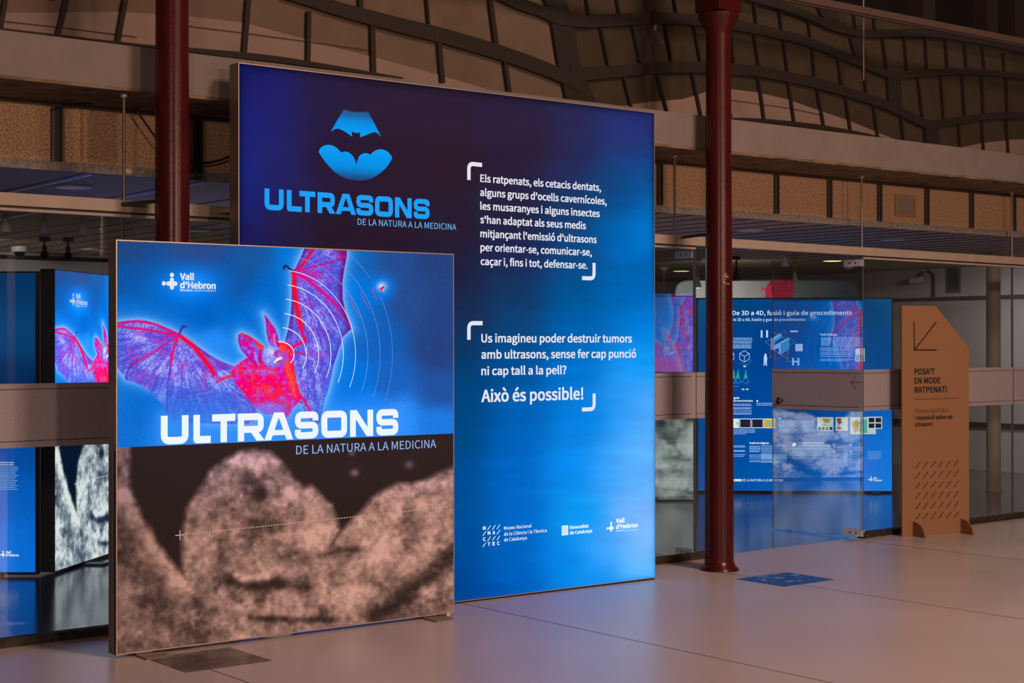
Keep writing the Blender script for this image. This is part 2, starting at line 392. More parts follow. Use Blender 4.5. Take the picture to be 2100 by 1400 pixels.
def hospital_logo(mb, fr, cx, cy, k, y):
    """cross of rounded bars with two dots; k = pixel size of half an arm"""
    c = fr.at(cx, cy); e = fr.at(cx, cy-k); L = e[1]-c[1]; t = 0.37*L
    for hor in (0, 1):
        pts = []
        for s_ in (1, -1):
            for j in range(9):
                q = math.pi*j/8; a = t*math.cos(q)*s_; b = (L-t)*s_+t*math.sin(q)*s_
                pts.append((c[0]+b, c[1]-a) if hor else (c[0]+a, c[1]+b))
        mb.flat(pts, y-1e-4*hor)
    disc(mb, (c[0], c[1]+L+t*1.15), t, t, y); disc(mb, (c[0]-L-t*1.15, c[1]), t, t, y)

# ---- noise and painting -----------------------------------------------------
def vnoise(x, y, seed):
    rs = np.random.RandomState(seed); g = rs.rand(64, 64)
    xi = np.floor(x).astype(int); yi = np.floor(y).astype(int); fx = x-xi; fy = y-yi
    fx = fx*fx*(3-2*fx); fy = fy*fy*(3-2*fy)
    a = g[xi % 64, yi % 64]; b = g[(xi+1) % 64, yi % 64]; c = g[xi % 64, (yi+1) % 64]; d = g[(xi+1) % 64, (yi+1) % 64]
    return (a*(1-fx)+b*fx)*(1-fy)+(c*(1-fx)+d*fx)*fy
def fbm(x, y, scale, seed, octv=4, gain=0.5):
    o = np.zeros_like(x); A = 1.0; T = 0
    for i in range(octv):
        o += A*vnoise(x/scale*2**i+17*i, y/scale*2**i+31*i, seed+i); T += A; A *= gain
    return o/T
def seg_dist(px, py, pts, closed=False):
    d = np.full(px.shape, 1e9); N = len(pts)
    for i in range(N if closed else N-1):
        ax, ay = pts[i]; bx, by = pts[(i+1) % N]; dx, dy = bx-ax, by-ay; L = dx*dx+dy*dy+1e-9
        t = np.clip(((px-ax)*dx+(py-ay)*dy)/L, 0, 1); d = np.minimum(d, np.hypot(px-ax-t*dx, py-ay-t*dy))
    return d
def inside(px, py, pts):
    r = np.zeros(px.shape, bool); N = len(pts)
    for i in range(N):
        ax, ay = pts[i]; bx, by = pts[(i+1) % N]
        if ay == by: continue
        c = ((ay > py) != (by > py)) & (px < (bx-ax)*(py-ay)/(by-ay)+ax); r ^= c
    return r
def sdf(px, py, pts):
    d = seg_dist(px, py, pts, True); return np.where(inside(px, py, pts), -d, d)
def soft(d, w): return np.clip(0.5-d/w, 0, 1)
def sm(x, a, b): t = np.clip((x-a)/(b-a), 0, 1); return t*t*(3-2*t)
def mixc(c, col, a): return c*(1-a[..., None])+np.array(col, float)*a[..., None]
def scatter(px, py, table, power=3.0, eps=30.0):
    num = np.zeros(px.shape+(3,)); den = np.zeros(px.shape)
    for x, y, c in table:
        w = 1.0/((px-x)**2+(py-y)**2+eps*eps)**(power/2); num += w[..., None]*np.array(c, float); den += w
    return num/den[..., None]
def paint_grid(name, m, parent, u0, u1, z0, z1, y, nu, nz, fn):
    """a printed sheet: grid of vertices with the print in the attribute 'Print'; fn(U,Z) -> sRGB 0..255 (or linear if it returns a tuple)"""
    us = np.linspace(u0, u1, nu+1); zs = np.linspace(z0, z1, nz+1); Ug, Zg = np.meshgrid(us, zs)
    V = np.stack([Ug, np.full_like(Ug, y), Zg], -1).reshape(-1, 3)
    i = np.arange(nu*nz); a = (i//nu)*(nu+1)+i % nu
    Q = np.stack([a, a+1, a+nu+2, a+nu+1], -1)
    me = bpy.data.meshes.new(name); me.vertices.add(len(V)); me.vertices.foreach_set('co', V.ravel())
    me.loops.add(4*len(Q)); me.loops.foreach_set('vertex_index', Q.ravel()); me.polygons.add(len(Q))
    me.polygons.foreach_set('loop_start', np.arange(0, 4*len(Q), 4)); me.polygons.foreach_set('loop_total', np.full(len(Q), 4))
    me.update(); me.validate()
    c = fn(Ug, Zg); c = lin_np(c)
    at = me.attributes.new('Print', 'FLOAT_COLOR', 'POINT')
    at.data.foreach_set('color', np.concatenate([c, np.ones(c.shape[:2]+(1,))], -1).reshape(-1).astype(np.float32))
    me.materials.append(m); o = bpy.data.objects.new(name, me); COL.objects.link(o)
    if parent is not None: o.parent = parent
    return o

#@@BUILD@@
# ================================================================== the setting
GA = math.atan(0.047)
G = Frame((2.87, 7.87, 0), GA)                       # line of the glass partition
def gs(X): return (X-2.87)/math.cos(GA)
def gp(X, off=0.0): return (X-math.sin(GA)*off, 7.87+0.047*(X-2.87)+math.cos(GA)*off)
XL, XR, YB = -4.0, 16.3, 15.8
CEIL = 2.465
# floor of the hall, of the gallery
fl = MB(); a0 = gp(-9, 0.03); a1 = gp(24, 0.03)
fl.add([(-9, -12, 0), (24, -12, 0), (24, a1[1], 0), (-9, a0[1], 0), (-9, -12, -0.1), (24, -12, -0.1), (24, a1[1], -0.1), (-9, a0[1], -0.1)],
       [(0, 1, 2, 3), (7, 6, 5, 4), (0, 4, 5, 1), (1, 5, 6, 2), (2, 6, 7, 3), (3, 7, 4, 0)])
floor = struct(fl.build('floor', M['floor']))
sm_ = MB()
for X in (-4.77, -2.72, -0.67, 1.38, 3.432, 5.478, 7.582, 9.66, 11.71, 13.76, 15.8):
    sm_.add([(X-0.003, -12, 0.0007), (X+0.003, -12, 0.0007), (X+0.003, gp(X, 0.02)[1], 0.0007), (X-0.003, gp(X, 0.02)[1], 0.0007)], [(0, 1, 2, 3)])
sm_.build('seam_lines', M['seam'], floor)
fi = MB()
fi.add([(XL, a0[1]+0.047*5, -0.001), (XR, gp(XR, 0.03)[1], -0.001), (XR, YB, -0.001), (XL, YB, -0.001)], [(0, 1, 2, 3)])
fi.v[0] = (XL, gp(XL, 0.03)[1], -0.001)
fi2 = fi.build('floor_gallery', M['floor_in']); struct(fi2)
# gallery walls, ceiling
struct(MB().box(XL, XR, YB, YB+0.1, 0, CEIL).build('wall_back', M['wall_grey']))
rw = struct(MB().box(XR, XR+0.1, 8.5, YB, 0, CEIL).build('wall_right', M['wall_grey']))
struct(MB().box(XL-0.1, XL, 8.0, YB, 0, CEIL).build('wall_left', M['wall_grey']))
t1 = MB(); t1.box(XR-0.04, XR-0.002, 9.0, YB, 2.07, 2.11); struct(t1.build('trim_1', M['grey_metal']))
t2 = MB(); t2.box(XR-0.03, XR-0.002, 9.0, YB, 0.52, 0.58); struct(t2.build('trim_2', M['alu_dark']))
t3 = MB(); t3.box(XL, XR-0.05, YB-0.05, YB-0.002, CEIL-0.075, CEIL-0.035); struct(t3.build('trim_3', M['black']))
ce = struct(MB().box(XL, XR, 8.38, YB, CEIL, CEIL+0.04).build('ceiling', M['ceiling']))
cs = MB()
x = 4.9
while x < 16.2:
    cs.box(x-0.012, x+0.012, 8.39, YB, CEIL-0.004, CEIL-0.001); x += 0.3
for xx in (2.9, 3.55, 4.25): cs.box(xx-0.02, xx+0.02, 8.39, YB, CEIL-0.004, CEIL-0.001)
cs.build('board_joints', M['black'], ce)
cg = MB()
for xx in (2.9, 3.55, 4.25): cg.box(xx+0.022, xx+0.036, 8.45, YB, CEIL-0.006, CEIL-0.001)
cg.build('metal_bead', M['steel'], ce)
# cork band over the glass
wf = root('wall_front')
MB().box(XL, XR, 8.372, 8.40, 2.462, 2.512).build('edge_strip', M['strip'], wf)
MB().box(XL, XR, 8.38, 8.42, 2.815, 2.845).build('top_rail', M['grey_metal'], wf)
div = [9.056+0.607*k for k in range(-8, 10)] + [3.36-0.62*k for k in range(0, 6)]
div = sorted(d for d in div if not 3.4 < d < 4.0)
for i, d in enumerate(div):
    w = 0.07 if d < 3.6 else 0.045
    m_ = MB(); m_.box(d-w/2, d-w/2+0.014, 8.375, 8.41, 2.512, 2.815); m_.box(d+w/2-0.014, d+w/2, 8.375, 8.41, 2.512, 2.815)
    m_.box(d-w/2, d+w/2, 8.41, 8.43, 2.512, 2.815); m_.build('divider', M['grey_metal'], wf)
    n_ = MB(); n_.box(d-w/2+0.014, d+w/2-0.014, 8.40, 8.412, 2.512, 2.815); n_.build('divider_groove', M['black'], wf)
for a, b in zip(div[:-1], div[1:]):
    MB().box(a+0.02, b-0.02, 8.40, 8.43, 2.512, 2.815).build('cork_panel', M['cork'], wf)
# slab of the upper gallery
sl = struct(MB().box(-6, 20, 7.78, 9.6, 2.85, 3.072).build('trim_4', M['concrete']))
MB().box(-6, 20, 7.79, 8.44, 2.838, 2.852).build('rough_soffit', M['soffit'], sl)
rg = MB(); k = 0; X = 2.0; rr = random.Random(3)
while X < 13:
    L = rr.uniform(0.08, 0.35); rg.box(X, X+L, 7.782, 7.80, 2.838-rr.uniform(0.001, 0.006), 2.852); X += L
rg.build('broken_edge', M['soffit'], sl)
# dark upper hall behind
uw = struct(MB().box(-8, 22, 11.0, 11.1, 3.07, 8.0).build('wall_upper', M['dark_void']))
for X in [float(onY(p_, 40, 10.8)[0]) for p_ in (1906, 2036, 2092)]: MB().box(X-0.10, X+0.10, 10.8, 11.0, 3.07, 8.0).build('post', M['dark_post'], uw)

# ------------------------------------------------------------------ hall vault reflected in the balustrade, built as a solid screen behind it
VS = Frame((0, 8.35, 0)); VY = 8.35
def vp(p): P = onY(p[0], p[1], VY); return (float(P[0]), float(P[2]))
vs = root('window_1')
sp_ = [vp(p) for p in [(1120, -30), (1128, 50), (1170, 150), (1185, 320)]]
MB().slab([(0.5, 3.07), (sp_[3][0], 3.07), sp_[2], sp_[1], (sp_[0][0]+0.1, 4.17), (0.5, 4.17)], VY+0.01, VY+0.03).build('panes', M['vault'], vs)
MB().slab([(sp_[3][0]+.001, 3.07), (16.5, 3.07), (16.5, 4.17), (sp_[0][0]+.101, 4.17), (sp_[1][0]+.001, sp_[1][1]), (sp_[2][0]+.001, sp_[2][1])], VY+0.01, VY+0.03).build('shaded_panes', M['vault_dim'], vs)
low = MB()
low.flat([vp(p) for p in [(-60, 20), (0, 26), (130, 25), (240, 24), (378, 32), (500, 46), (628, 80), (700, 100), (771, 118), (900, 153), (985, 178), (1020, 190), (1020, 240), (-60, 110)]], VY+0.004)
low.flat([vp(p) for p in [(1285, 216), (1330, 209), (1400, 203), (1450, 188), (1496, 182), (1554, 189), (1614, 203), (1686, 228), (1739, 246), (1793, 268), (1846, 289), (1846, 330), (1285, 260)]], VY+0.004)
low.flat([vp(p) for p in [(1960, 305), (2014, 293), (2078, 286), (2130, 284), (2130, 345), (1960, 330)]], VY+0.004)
low.build('lit_zone_boards', M['vault_lit'], vs)
RB = [0.0]
def rib(pts, t):
    """curved dark rib of the reflected vault: a band with depth"""
    q = [vp(p) for p in pts]; sc = 9.5/F
    # smooth the line
    for _ in range(2):
        n_ = [q[0]]
        for a, b in zip(q[:-1], q[1:]): n_ += [(a[0]*.75+b[0]*.25, a[1]*.75+b[1]*.25), (a[0]*.25+b[0]*.75, a[1]*.25+b[1]*.75)]
        q = n_+[q[-1]]
    N = len(q); th = t if isinstance(t, (list, tuple)) else [t, t]
    up = []; dn = []
    for i, (x_, z_) in enumerate(q):
        f = i/(N-1)*(len(th)-1); k_ = min(int(f), len(th)-2); w = (th[k_]*(1-f+k_)+th[k_+1]*(f-k_))*sc/2
        up.append((x_, z_+w)); dn.append((x_, z_-w))
    mb = MB()
    for i in range(N-1): mb.slab([dn[i], dn[i+1], up[i+1], up[i]], VY-0.03-RB[0], VY+0.008)
    RB[0] += 0.001; mb.build('rib', M['rib'], vs)
rib([(575, -16), (630, 0), (700, 23), (755, 37), (830, 57), (893, 71), (1000, 102), (1043, 116), (1115, 142), (1160, 162), (1185, 178)], [26, 30, 34, 34, 30])
rib([(1165, 152), (1187, 153), (1240, 149), (1300, 143), (1400, 137), (1496, 142), (1554, 147), (1614, 159), (1668, 170), (1721, 186), (1775, 202), (1816, 217), (1864, 240), (1893, 255), (1911, 256)], [34, 28, 28, 27, 25, 24])
rib([(1895, 257), (1911, 255), (1954, 248), (2014, 239), (2079, 237), (2140, 240)], [22, 20, 18])
rib([(1000, -20), (1060, 10), (1110, 25), (1130, 38), (1180, 46), (1250, 43), (1320, 38), (1400, 39), (1496, 51), (1596, 71), (1650, 85), (1714, 111), (1775, 136), (1821, 155), (1840, 158)], [28, 26, 30, 26, 22, 20])
rib([(1828, 156), (1861, 152), (1918, 149), (1970, 147), (2007, 149), (2060, 153), (2140, 165)], [20, 19, 17])
rib([(1480, -20), (1560, 2), (1646, 29), (1703, 57), (1752, 69), (1800, 71)], [22, 20, 18])
rib([(1750, 70), (1800, 70), (1846, 67), (1918, 69), (1989, 81), (2060, 94), (2140, 115)], [16, 22, 22])
rib([(355, 101), (470, 113), (560, 122), (640, 134), (700, 143), (820, 162)], [5, 13, 11, 8, 3])
rib([(1500, 244), (1560, 248), (1650, 257), (1720, 268), (1770, 277), (1805, 285)], [3, 10, 11, 8, 2])
rib([(-40, 58), (0, 62), (120, 76), (240, 90), (355, 101)], [4, 4])
def valley(pts): 
    mb = MB(); mb.slab([vp(p) for p in pts], VY-0.024, VY+0.008); mb.build('valley', M['rib'], vs)
valley([(1110, -10), (1153, -10), (1172, 50), (1188, 140), (1220, 214), (1160, 214), (1140, 125), (1128, 50)])
valley([(1816, 162), (1843, 164), (1846, 226), (1820, 212)]); valley([(1893, 262), (1921, 262), (1923, 310), (1896, 306)])
valley([(1660, -10), (1700, -10), (1722, 55), (1690, 48)]); valley([(1740, 78), (1768, 78), (1775, 132), (1752, 124)])
ml = MB()
for a, b, c, d, t in [(9, 0, -2, 64, 9), (134, 0, 115, 78, 10), (255, 0, 238, 92, 10), (380, 0, 369, 98, 10), (507, 0, 498, 112, 11), (631, 25, 629, 126, 10), (761, 52, 763.5, 150, 12),
                      (898, 85, 905, 170, 12), (1032, 120, 1042, 190, 11), (105, -60, 105, 0, 10), (737, -40, 737, 20, 11), (1003, 0, 1015, 92, 12), (870, -30, 878, 60, 5),
                      (1200, -5, 1206, 34, 6), (1262, -5, 1269, 32, 6), (1321, -5, 1326, 30, 6), (1380, -5, 1385, 28, 6), (1228, 50, 1247, 140, 6.5), (1294, 48, 1312, 133, 6.5), (1361, 44, 1376, 130, 6.5),
                      (1276, 155, 1292, 220, 6), (1345, 150, 1365, 230, 6.5), (1417, 148, 1435, 240, 7), (1552, 155, 1565, 250, 7), (1614, 165, 1626, 252, 6.5), (1673, 180, 1687, 262, 6.5),
                      (1732, 196, 1742, 274, 6.5), (1789, 214, 1798, 286, 6), (1845, 238, 1852, 295, 6), (1964, 256, 1967, 310, 5), (2011, 245, 2015, 316, 5.5), (2061, 245, 2066, 324, 5),
                      (1420, 46, 1435, 130, 6), (1543, 64, 1555, 140, 6), (1604, 80, 1613, 150, 5), (1664, 100, 1668, 162, 5), (1716, 116, 1724, 178, 5.5), (1768, 134, 1774, 192, 5),
                      (1880, 158, 1890, 245, 5), (1927, 155, 1933, 243, 5), (1971, 155, 1976, 238, 5), (2011, 155, 2015, 234, 5), (2061, 160, 2064, 235, 5), (1807, 74, 1817, 150, 5), (1852, 72, 1858, 148, 5),
                      (1895, 74, 1899, 144, 5), (1936, 76, 1941, 142, 5), (1975, 80, 1980, 142, 5), (2012, 96, 2017, 142, 4.5), (1543, 0, 1549, 52, 5), (1595, 16, 1601, 66, 4.5), (1748, 25, 1753, 66, 4),
                      (1789, 25, 1792, 64, 4), (1655, 40, 1660, 80, 4), (2055, 110, 2058, 150, 4), (1487, -6, 1492, 40, 5), (1496, 60, 1503, 135, 5), (1480, 160, 1497, 245, 6)]:
    p = vp((a, b)); q = vp((c, d)); w = t*9.5/F/2*0.95
    ml.slab([(q[0]-w, q[1]), (q[0]+w, q[1]), (p[0]+w, p[1]), (p[0]-w, p[1])], VY-0.022, VY+0.009)
ml.build('mullions', M['rib'], vs)
wl = MB()
for pts in ([(355, 50), (500, 68), (640, 87), (760, 104)], [(-10, 42), (120, 56), (280, 76)], [(1498, 205), (1620, 222), (1690, 237)], [(1970, 308), (2030, 313), (2110, 318)]):
    wl.tube([(vp(p)[0], VY-0.004, vp(p)[1]) for p in pts], 0.0022, 6)
wl.build('wire', M['rib'], vs)
# glass balustrade in front of it
gb = root('window_2')
jx = [-0.2, 2.65, 5.5, 8.35, 11.2, 14.05]
for a, b in zip(jx[:-1], jx[1:]):
    MB().box(a+0.004, b-0.004, 7.835, 7.843, 3.072, 4.0).build('pane', M['glass_rail'], gb)
MB().box(-0.2, 14.05, 7.815, 7.863, 3.995, 4.045).build('handrail', M['wood_rail'], gb)
MB().box(-0.2, 14.05, 7.828, 7.85, 3.978, 3.995).build('handrail_channel', M['beam_dark'], gb)
wr = MB(); pt = onY(1771, 165, 8.1); wr.tube([(pt[0], 8.1, float(pt[2])), (pt[0], 8.1, 3.9), (pt[0], 8.1, 5.2)], 0.006, 8)
tag(wr.build('hanging_cable', M['beam']), 'thin pale cable hanging behind the upper glass at the right of the tall column', 'cable')

# ------------------------------------------------------------------ glass partition
JS = [1.43, 3.528, 5.62, 7.913]
PANES = list(zip(JS[:-1], JS[1:])) + [(7.9135, 8.19), (9.80, 11.925), (11.935, 14.0), (14.01, 16.2)]
wn = 3
for (a, b) in PANES:
    w0, w1 = gs(a), gs(b); r_ = root('window_%d' % wn, (G.loc[0], G.loc[1], 0), GA); wn += 1
    MB().box(w0+0.004, w1-0.004, -0.005, 0.005, 0.045, 2.2).build('pane', M['glass'], r_)
    MB().box(w0+0.003, w0+0.0045, -0.005, 0.005, 0.045, 2.2).box(w1-0.0045, w1-0.003, -0.005, 0.005, 0.045, 2.2).build('glass_edge', M['glass_edge'], r_)
    MB().box(w0+0.004, w1-0.004, -0.011, 0.011, 0.995, 1.318).build('band', M['band'], r_)
    MB().box(w0+0.004, w1-0.05, -0.0125, -0.0108, 1.288, 1.2915).box(w0+0.004, w1-0.05, -0.0125, -0.0108, 1.026, 1.0295).build('band_lines', M['band_line'], r_)
    MB().box(w0, w1, -0.03, 0.03, 0, 0.045).build('threshold', M['threshold'], r_)
tr = struct(MB().box(gs(-1), gs(16.25), -0.035, 0.03, 2.212, 2.275).build('trim_5', M['beam'])); tr.location = (G.loc[0], G.loc[1], 0); tr.rotation_euler = (0, 0, GA)
lp = MB()
for a, b in ((-1, 7.905), (9.80, 16.25)): lp.box(gs(a), gs(b), -0.02, 0.02, 2.186, 2.2)
lp.build('lower_lip', M['beam'], tr)
lg = MB()
for a, b in ((-1, 7.905), (9.80, 16.25)): lg.box(gs(a), gs(b), -0.015, 0.015, 2.2, 2.212)
lg.build('groove', M['beam_dark'], tr)
# hanger rods
rodlab = {3.528: 'thin steel rod hanging from the slab left of the left red column', 7.71: 'thin steel rod hanging between the large lit panel and the right red column',
          9.82: 'thin steel rod hanging from the slab above the glass door hinge', 11.93: 'thin steel rod hanging from the slab at the far right of the glass wall'}
for X, lb in rodlab.items():
    g0 = gp(X); rt = thing('hanger_rod', lb, 'rod', (g0[0], g0[1], 2.275), 0, 'rods carrying the glass wall rail')
    MB().tube([(0, 0, 0), (0, 0, 0.562)], 0.0085, 10).build('rod', M['alu'], rt, True)
    MB().lathe([(0.017, 0.545), (0.017, 0.5625)], (0, 0, 0), 12).build('fixing_collar', M['steel_plate'], rt)
    MB().lathe([(0.013, 0), (0.013, 0.012)], (0, 0, 0), 12).build('foot_nut', M['alu'], rt)

# glass doors, both standing open into the gallery
def glass_door(name, hinge, ang, width, detail):
    fr = Frame((hinge[0], hinge[1], 0), ang); d = root(name, (hinge[0], hinge[1], 0), ang)
    MB().box(0.0, width, -0.005, 0.005, 0.012, 2.2).build('pane', M['glass_door'], d)
    MB().box(width, width+0.002, -0.005, 0.005, 0.012, 2.2).box(-0.002, 0, -0.005, 0.005, 0.012, 2.2).build('glass_edge', M['glass_edge'], d)
    bw = MB(); bw.box(0.004, width-0.002, -0.011, 0.011, 0.99, 1.318); bd = bw.build('band', M['band'], d)
    MB().box(0.03, width-0.004, 0.0108, 0.0125, 1.288, 1.2915).box(0.03, width-0.004, 0.0108, 0.0125, 1.022, 1.0255).build('band_lines', M['band_line'], bd)
    for z0 in (0.015, 2.128):
        p = MB(); p.box(0.0, 0.165, -0.018, 0.018, z0, z0+0.052); pf = p.build('patch_fitting', M['steel_plate'], d)
        s_ = MB()
        for q in (0.055, 0.11):
            for k in range(10):
                a0_, a1_ = 2*math.pi*k/10, 2*math.pi*(k+1)/10
                s_.add([(q, 0.0186, z0+0.026), (q+0.008*math.cos(a0_), 0.0186, z0+0.026+0.008*math.sin(a0_)), (q+0.008*math.cos(a1_), 0.0186, z0+0.026+0.008*math.sin(a1_))], [(0, 1, 2)])
        s_.build('screws', M['black'], pf)
    if detail:
        kx, kz = fr.at(1599, 821, 0.04)
        kb = MB(); kb.tube([(kx, 0.011, kz), (kx, 0.03, kz)], 0.013, 14)
        prof = [(0.0, 0.03), (0.016, 0.032), (0.025, 0.042), (0.028, 0.055), (0.024, 0.068), (0.012, 0.076), (0.0001, 0.078)]
        kb.tube([(kx, a[1], kz) for a in prof], [max(1e-4, a[0]) for a in prof], 20)
        kb.tube([(kx, -0.011, kz), (kx, -0.03, kz), (kx, -0.045, kz), (kx, -0.065, kz), (kx, -0.075, kz)], [0.013, 0.016, 0.027, 0.024, 0.001], 16)
        kb.build('door_knob', M['knob'], d, True)
        ar = MB(); yy = 0.013
        for pts in ([(1755.6, 770), (1744.9, 783.4), (1755.9, 796.8)], [(1744.9, 783.4), (1766.9, 783.7)]):
            stroke(ar, [fr.at(p[0], p[1], yy) for p in pts], 0.004, yy)
        ar.build('engraved_arrow', M['band_line'], bd)
    return d
glass_door('door_1', (9.792, 8.165), 1.675, 0.87, True)
glass_door('door_2', (7.912, 8.12), 1.60, 0.90, False)
fp = MB(); c0 = onZ(1745, 1108, 0.0); fp.obox((c0[0]-0.10, c0[1]-0.06, 0), (0.26, 0.012, 0), (-0.006, 0.12, 0), (0, 0, 0.004))
tag(fp.build('pivot_plate', M['steel']), 'flat metal pivot plate on the floor under the open glass door hinge', 'plate')

# ------------------------------------------------------------------ columns and bracing
def column(X, Y, label, r0, r1):
    t = thing('column', label, 'column', (X, Y, 0), 0, 'red iron columns in front of the glass wall')
    MB().lathe([(r0, 0.05), (r0, 0.6), ((r0+r1)/2, 1.9), (r1, 3.62)], (0, 0, 0), 40).build('shaft', M['red'], t, True)
    MB().lathe([(r0+0.035, 0.0), (r0+0.032, 0.012), (r0+0.012, 0.03), (r0, 0.06)], (0, 0, 0), 40).build('base', M['red'], t, True)
    cp = MB().lathe([(r1, 3.60), (r1+0.012, 3.64), (r1+0.05, 3.70), (r1+0.055, 3.73), (r1+0.03, 3.745)], (0, 0, 0), 40).build('capital', M['red'], t, True)
    MB().obox((-0.11, -0.11, 3.745), (0.22, 0, 0), (0, 0.22, 0), (0, 0, 0.62)).build('capital_block', M['red'], cp)
    return t
cR = column(7.662, 7.62, 'dark red iron column beside the right edge of the large lit panel', 0.097, 0.083)
cL = column(3.66, 7.60, 'dark red iron column rising behind the smaller bat panel', 0.097, 0.083)
sc_ = MB(); rs = random.Random(5)
for k in range(34):
    px = rs.gauss(1488, 2.4) if k < 24 else rs.gauss(1483, 0.8); py = rs.uniform(560, 583) if k < 24 else rs.uniform(560, 582)
    v = ray(px, py); d0 = np.array([7.662, 7.62]); th_ = None
    rad = 0.0935
    A = v[0]**2+v[1]**2; B = -2*(v[0]*d0[0]+v[1]*d0[1]); C_ = d0 @ d0-rad*rad; D_ = B*B-4*A*C_
    if D_ <= 0: continue
    tt = (-B-math.sqrt(D_))/(2*A); P = CAM+v*tt; n_ = np.array([P[0]-d0[0], P[1]-d0[1], 0]); n_ /= np.linalg.norm(n_); tg = np.array([-n_[1], n_[0], 0])
    a_ = rs.uniform(0.002, 0.006); b_ = rs.uniform(0.002, 0.008); P = P+n_*0.0015
    Q = [P-tg*a_+np.array([0, 0, -b_*.4]), P+tg*a_*.6+np.array([0, 0, -b_]), P+tg*a_+np.array([0, 0, b_*.3]), P-tg*a_*.5+np.array([0, 0, b_])]
    sc_.add([q-np.array([7.662, 7.62, 0]) for q in Q], [(0, 1, 2, 3)])
sc_.build('paint_scuff', M['scuff'], cR)
def brace(p, q, label):
    mb = MB(); mb.tube([p, q], 0.010, 10); tag(mb.build('brace_rod', M['alu_dark']), label, 'rod', 'rods tying the rail to columns and panel')
g1 = gp(7.75, -0.035); brace((g1[0], g1[1], 2.262), (7.70, 7.71, 2.268), 'dark brace rod from the glass rail to the right red column')
g1 = gp(3.50, -0.035); brace((g1[0], g1[1], 2.25), (3.63, 7.69, 2.262), 'dark brace rod from the glass rail to the left red column')
g1 = gp(4.05, -0.035); mb = MB(); mb.obox((g1[0], g1[1], 2.235), (0.10, 7.664-g1[1], 0.0), (0.022, 0, 0), (0, 0, 0.022)); tag(mb.build('panel_brace', M['beam']), 'short pale bar holding the left edge of the large lit panel to the rail', 'bar')
# cable under the slab
cb = MB()
P = [onY(p[0], p[1], 8.30) for p in [(118, 222), (135, 216), (180, 212), (230, 206), (256, 204), (268, 212), (280, 226), (300, 255), (330, 297), (355, 317), (375, 328), (400, 333), (425, 334), (450, 329), (472, 320), (500, 300)]]
cb.tube(P, 0.0065, 8); tag(cb.build('black_cable', M['black'], None, True), 'black cable looping along the cork band behind the left red column', 'cable')
for (px, py, lb) in ((263, 351, 'small cream tag on the ceiling edge left of the left red column'), (389, 360, 'small cream tag on the ceiling edge right of the left red column')):
    c0 = onY(px, py, 8.37); tag(MB().box(c0[0]-0.017, c0[0]+0.017, 8.364, 8.372, c0[2]-0.014, c0[2]+0.014).build('tag', M['tag']), lb, 'tag')
a = onY(1835, 399, 8.395); b = onY(1877, 446, 8.395)
vt = thing('wall_vent', 'small square vent with tan frame on the cork band above the cardboard sign', 'vent', (float(a[0]), 8.395, float(b[2])))
W_, H_ = float(b[0]-a[0]), float(a[2]-b[2]); f_ = 0.022
MB().box(0, W_, -0.008, 0.004, 0, f_).box(0, W_, -0.008, 0.004, H_-f_, H_).box(0, f_, -0.008, 0.004, f_, H_-f_).box(W_-f_, W_, -0.008, 0.004, f_, H_-f_).build('frame', M['frame_tan'], vt)
MB().box(f_, W_-f_, -0.003, 0.004, f_, H_-f_).build('grille', M['vent'], vt)

# ------------------------------------------------------------------ the smaller bat panel
def lightbox_frame(t, w, z0, z1, depth, wall, m_side, m_edge, lip=0.005):
    f = MB(); f.box(0, wall, 0, depth, z0, z1).box(w-wall, w, 0, depth, z0, z1).box(wall, w-wall, 0, depth, z1-wall, z1).box(wall, w-wall, 0, depth, z0, z0+wall)
    fo = f.build('frame', m_side, t)
    MB().box(wall, w-wall, depth-0.006, depth-0.001, z0+wall, z1-wall).build('back_panel', m_side, t)
    if m_edge is not None:
        e = MB(); y0, y1 = -0.0025, 0.0
        e.box(0, lip, y0, y1, z0, z1).box(w-lip, w, y0, y1, z0, z1).box(lip, w-lip, y0, y1, z1-lip, z1).box(lip, w-lip, y0, y1, z0, z0+lip)
        e.build('edge_trim', m_edge, t)
    return fo
SX, SY, SZ0, SW = 3.193, 7.243, 0.016, 2.004
SF = Frame((SX, SY, 0))
WING_L = [(236, 661), (259, 657.6), (280, 656), (301, 657.6), (322, 663.6), (349, 675), (364, 682.5), (373, 687), (400, 706.5), (430, 727.5), (454, 741), (478, 750), (500, 780), (530, 850), (520, 870), (480, 870), (400, 868), (352, 862), (343, 846), (331, 828), (313, 807), (289, 790), (259, 779), (248, 764), (236, 748)]
BODY = [(474, 757), (480, 751), (492, 743), (505.7, 733), (530, 730), (548, 715), (560, 706), (571, 700), (583, 700), (596.6, 708.6), (603.4, 722), (602, 736), (603, 753), (610, 787), (615.4, 804.6), (622, 816.6), (610, 827), (598, 842), (590, 856), (566, 850), (545, 850), (524.6, 838), (511, 820), (497, 803), (483, 787), (478, 772)]
EAR_L = [(505.7, 730), (493.7, 717), (487.7, 700), (488.6, 686), (496, 682), (511, 688), (528, 700), (541, 710), (538, 722), (536.6, 736), (529.7, 749.7), (517.7, 741)]
EAR_R = [(540, 643.4), (547.7, 650), (555, 660.6), (564, 672.6), (569, 684.6), (571.7, 698), (572.6, 712), (565.7, 718), (557, 712), (550, 700), (546, 679.4), (545, 662), (542.6, 650)]
WING_R = [(626, 505), (711, 505), (711, 525), (706, 551), (702, 578), (702.8, 612), (707.6, 636.6), (715.7, 659.6), (720.5, 674), (703, 689.7), (685.7, 743), (677, 785.7), (665, 827), (655, 870), (634, 866), (622, 840), (600, 800), (596, 740), (582, 706), (589.7, 679.4), (594, 657), (597.6, 625.7), (598.3, 598.6), (599, 560.6), (606.5, 548.4), (615, 530.7)]
THUMB_L = [(368, 684), (371, 676), (374, 670), (377, 668), (381, 670)]
THUMB_R = [(601, 556), (594, 551), (587, 545), (582.5, 546), (582, 551)]
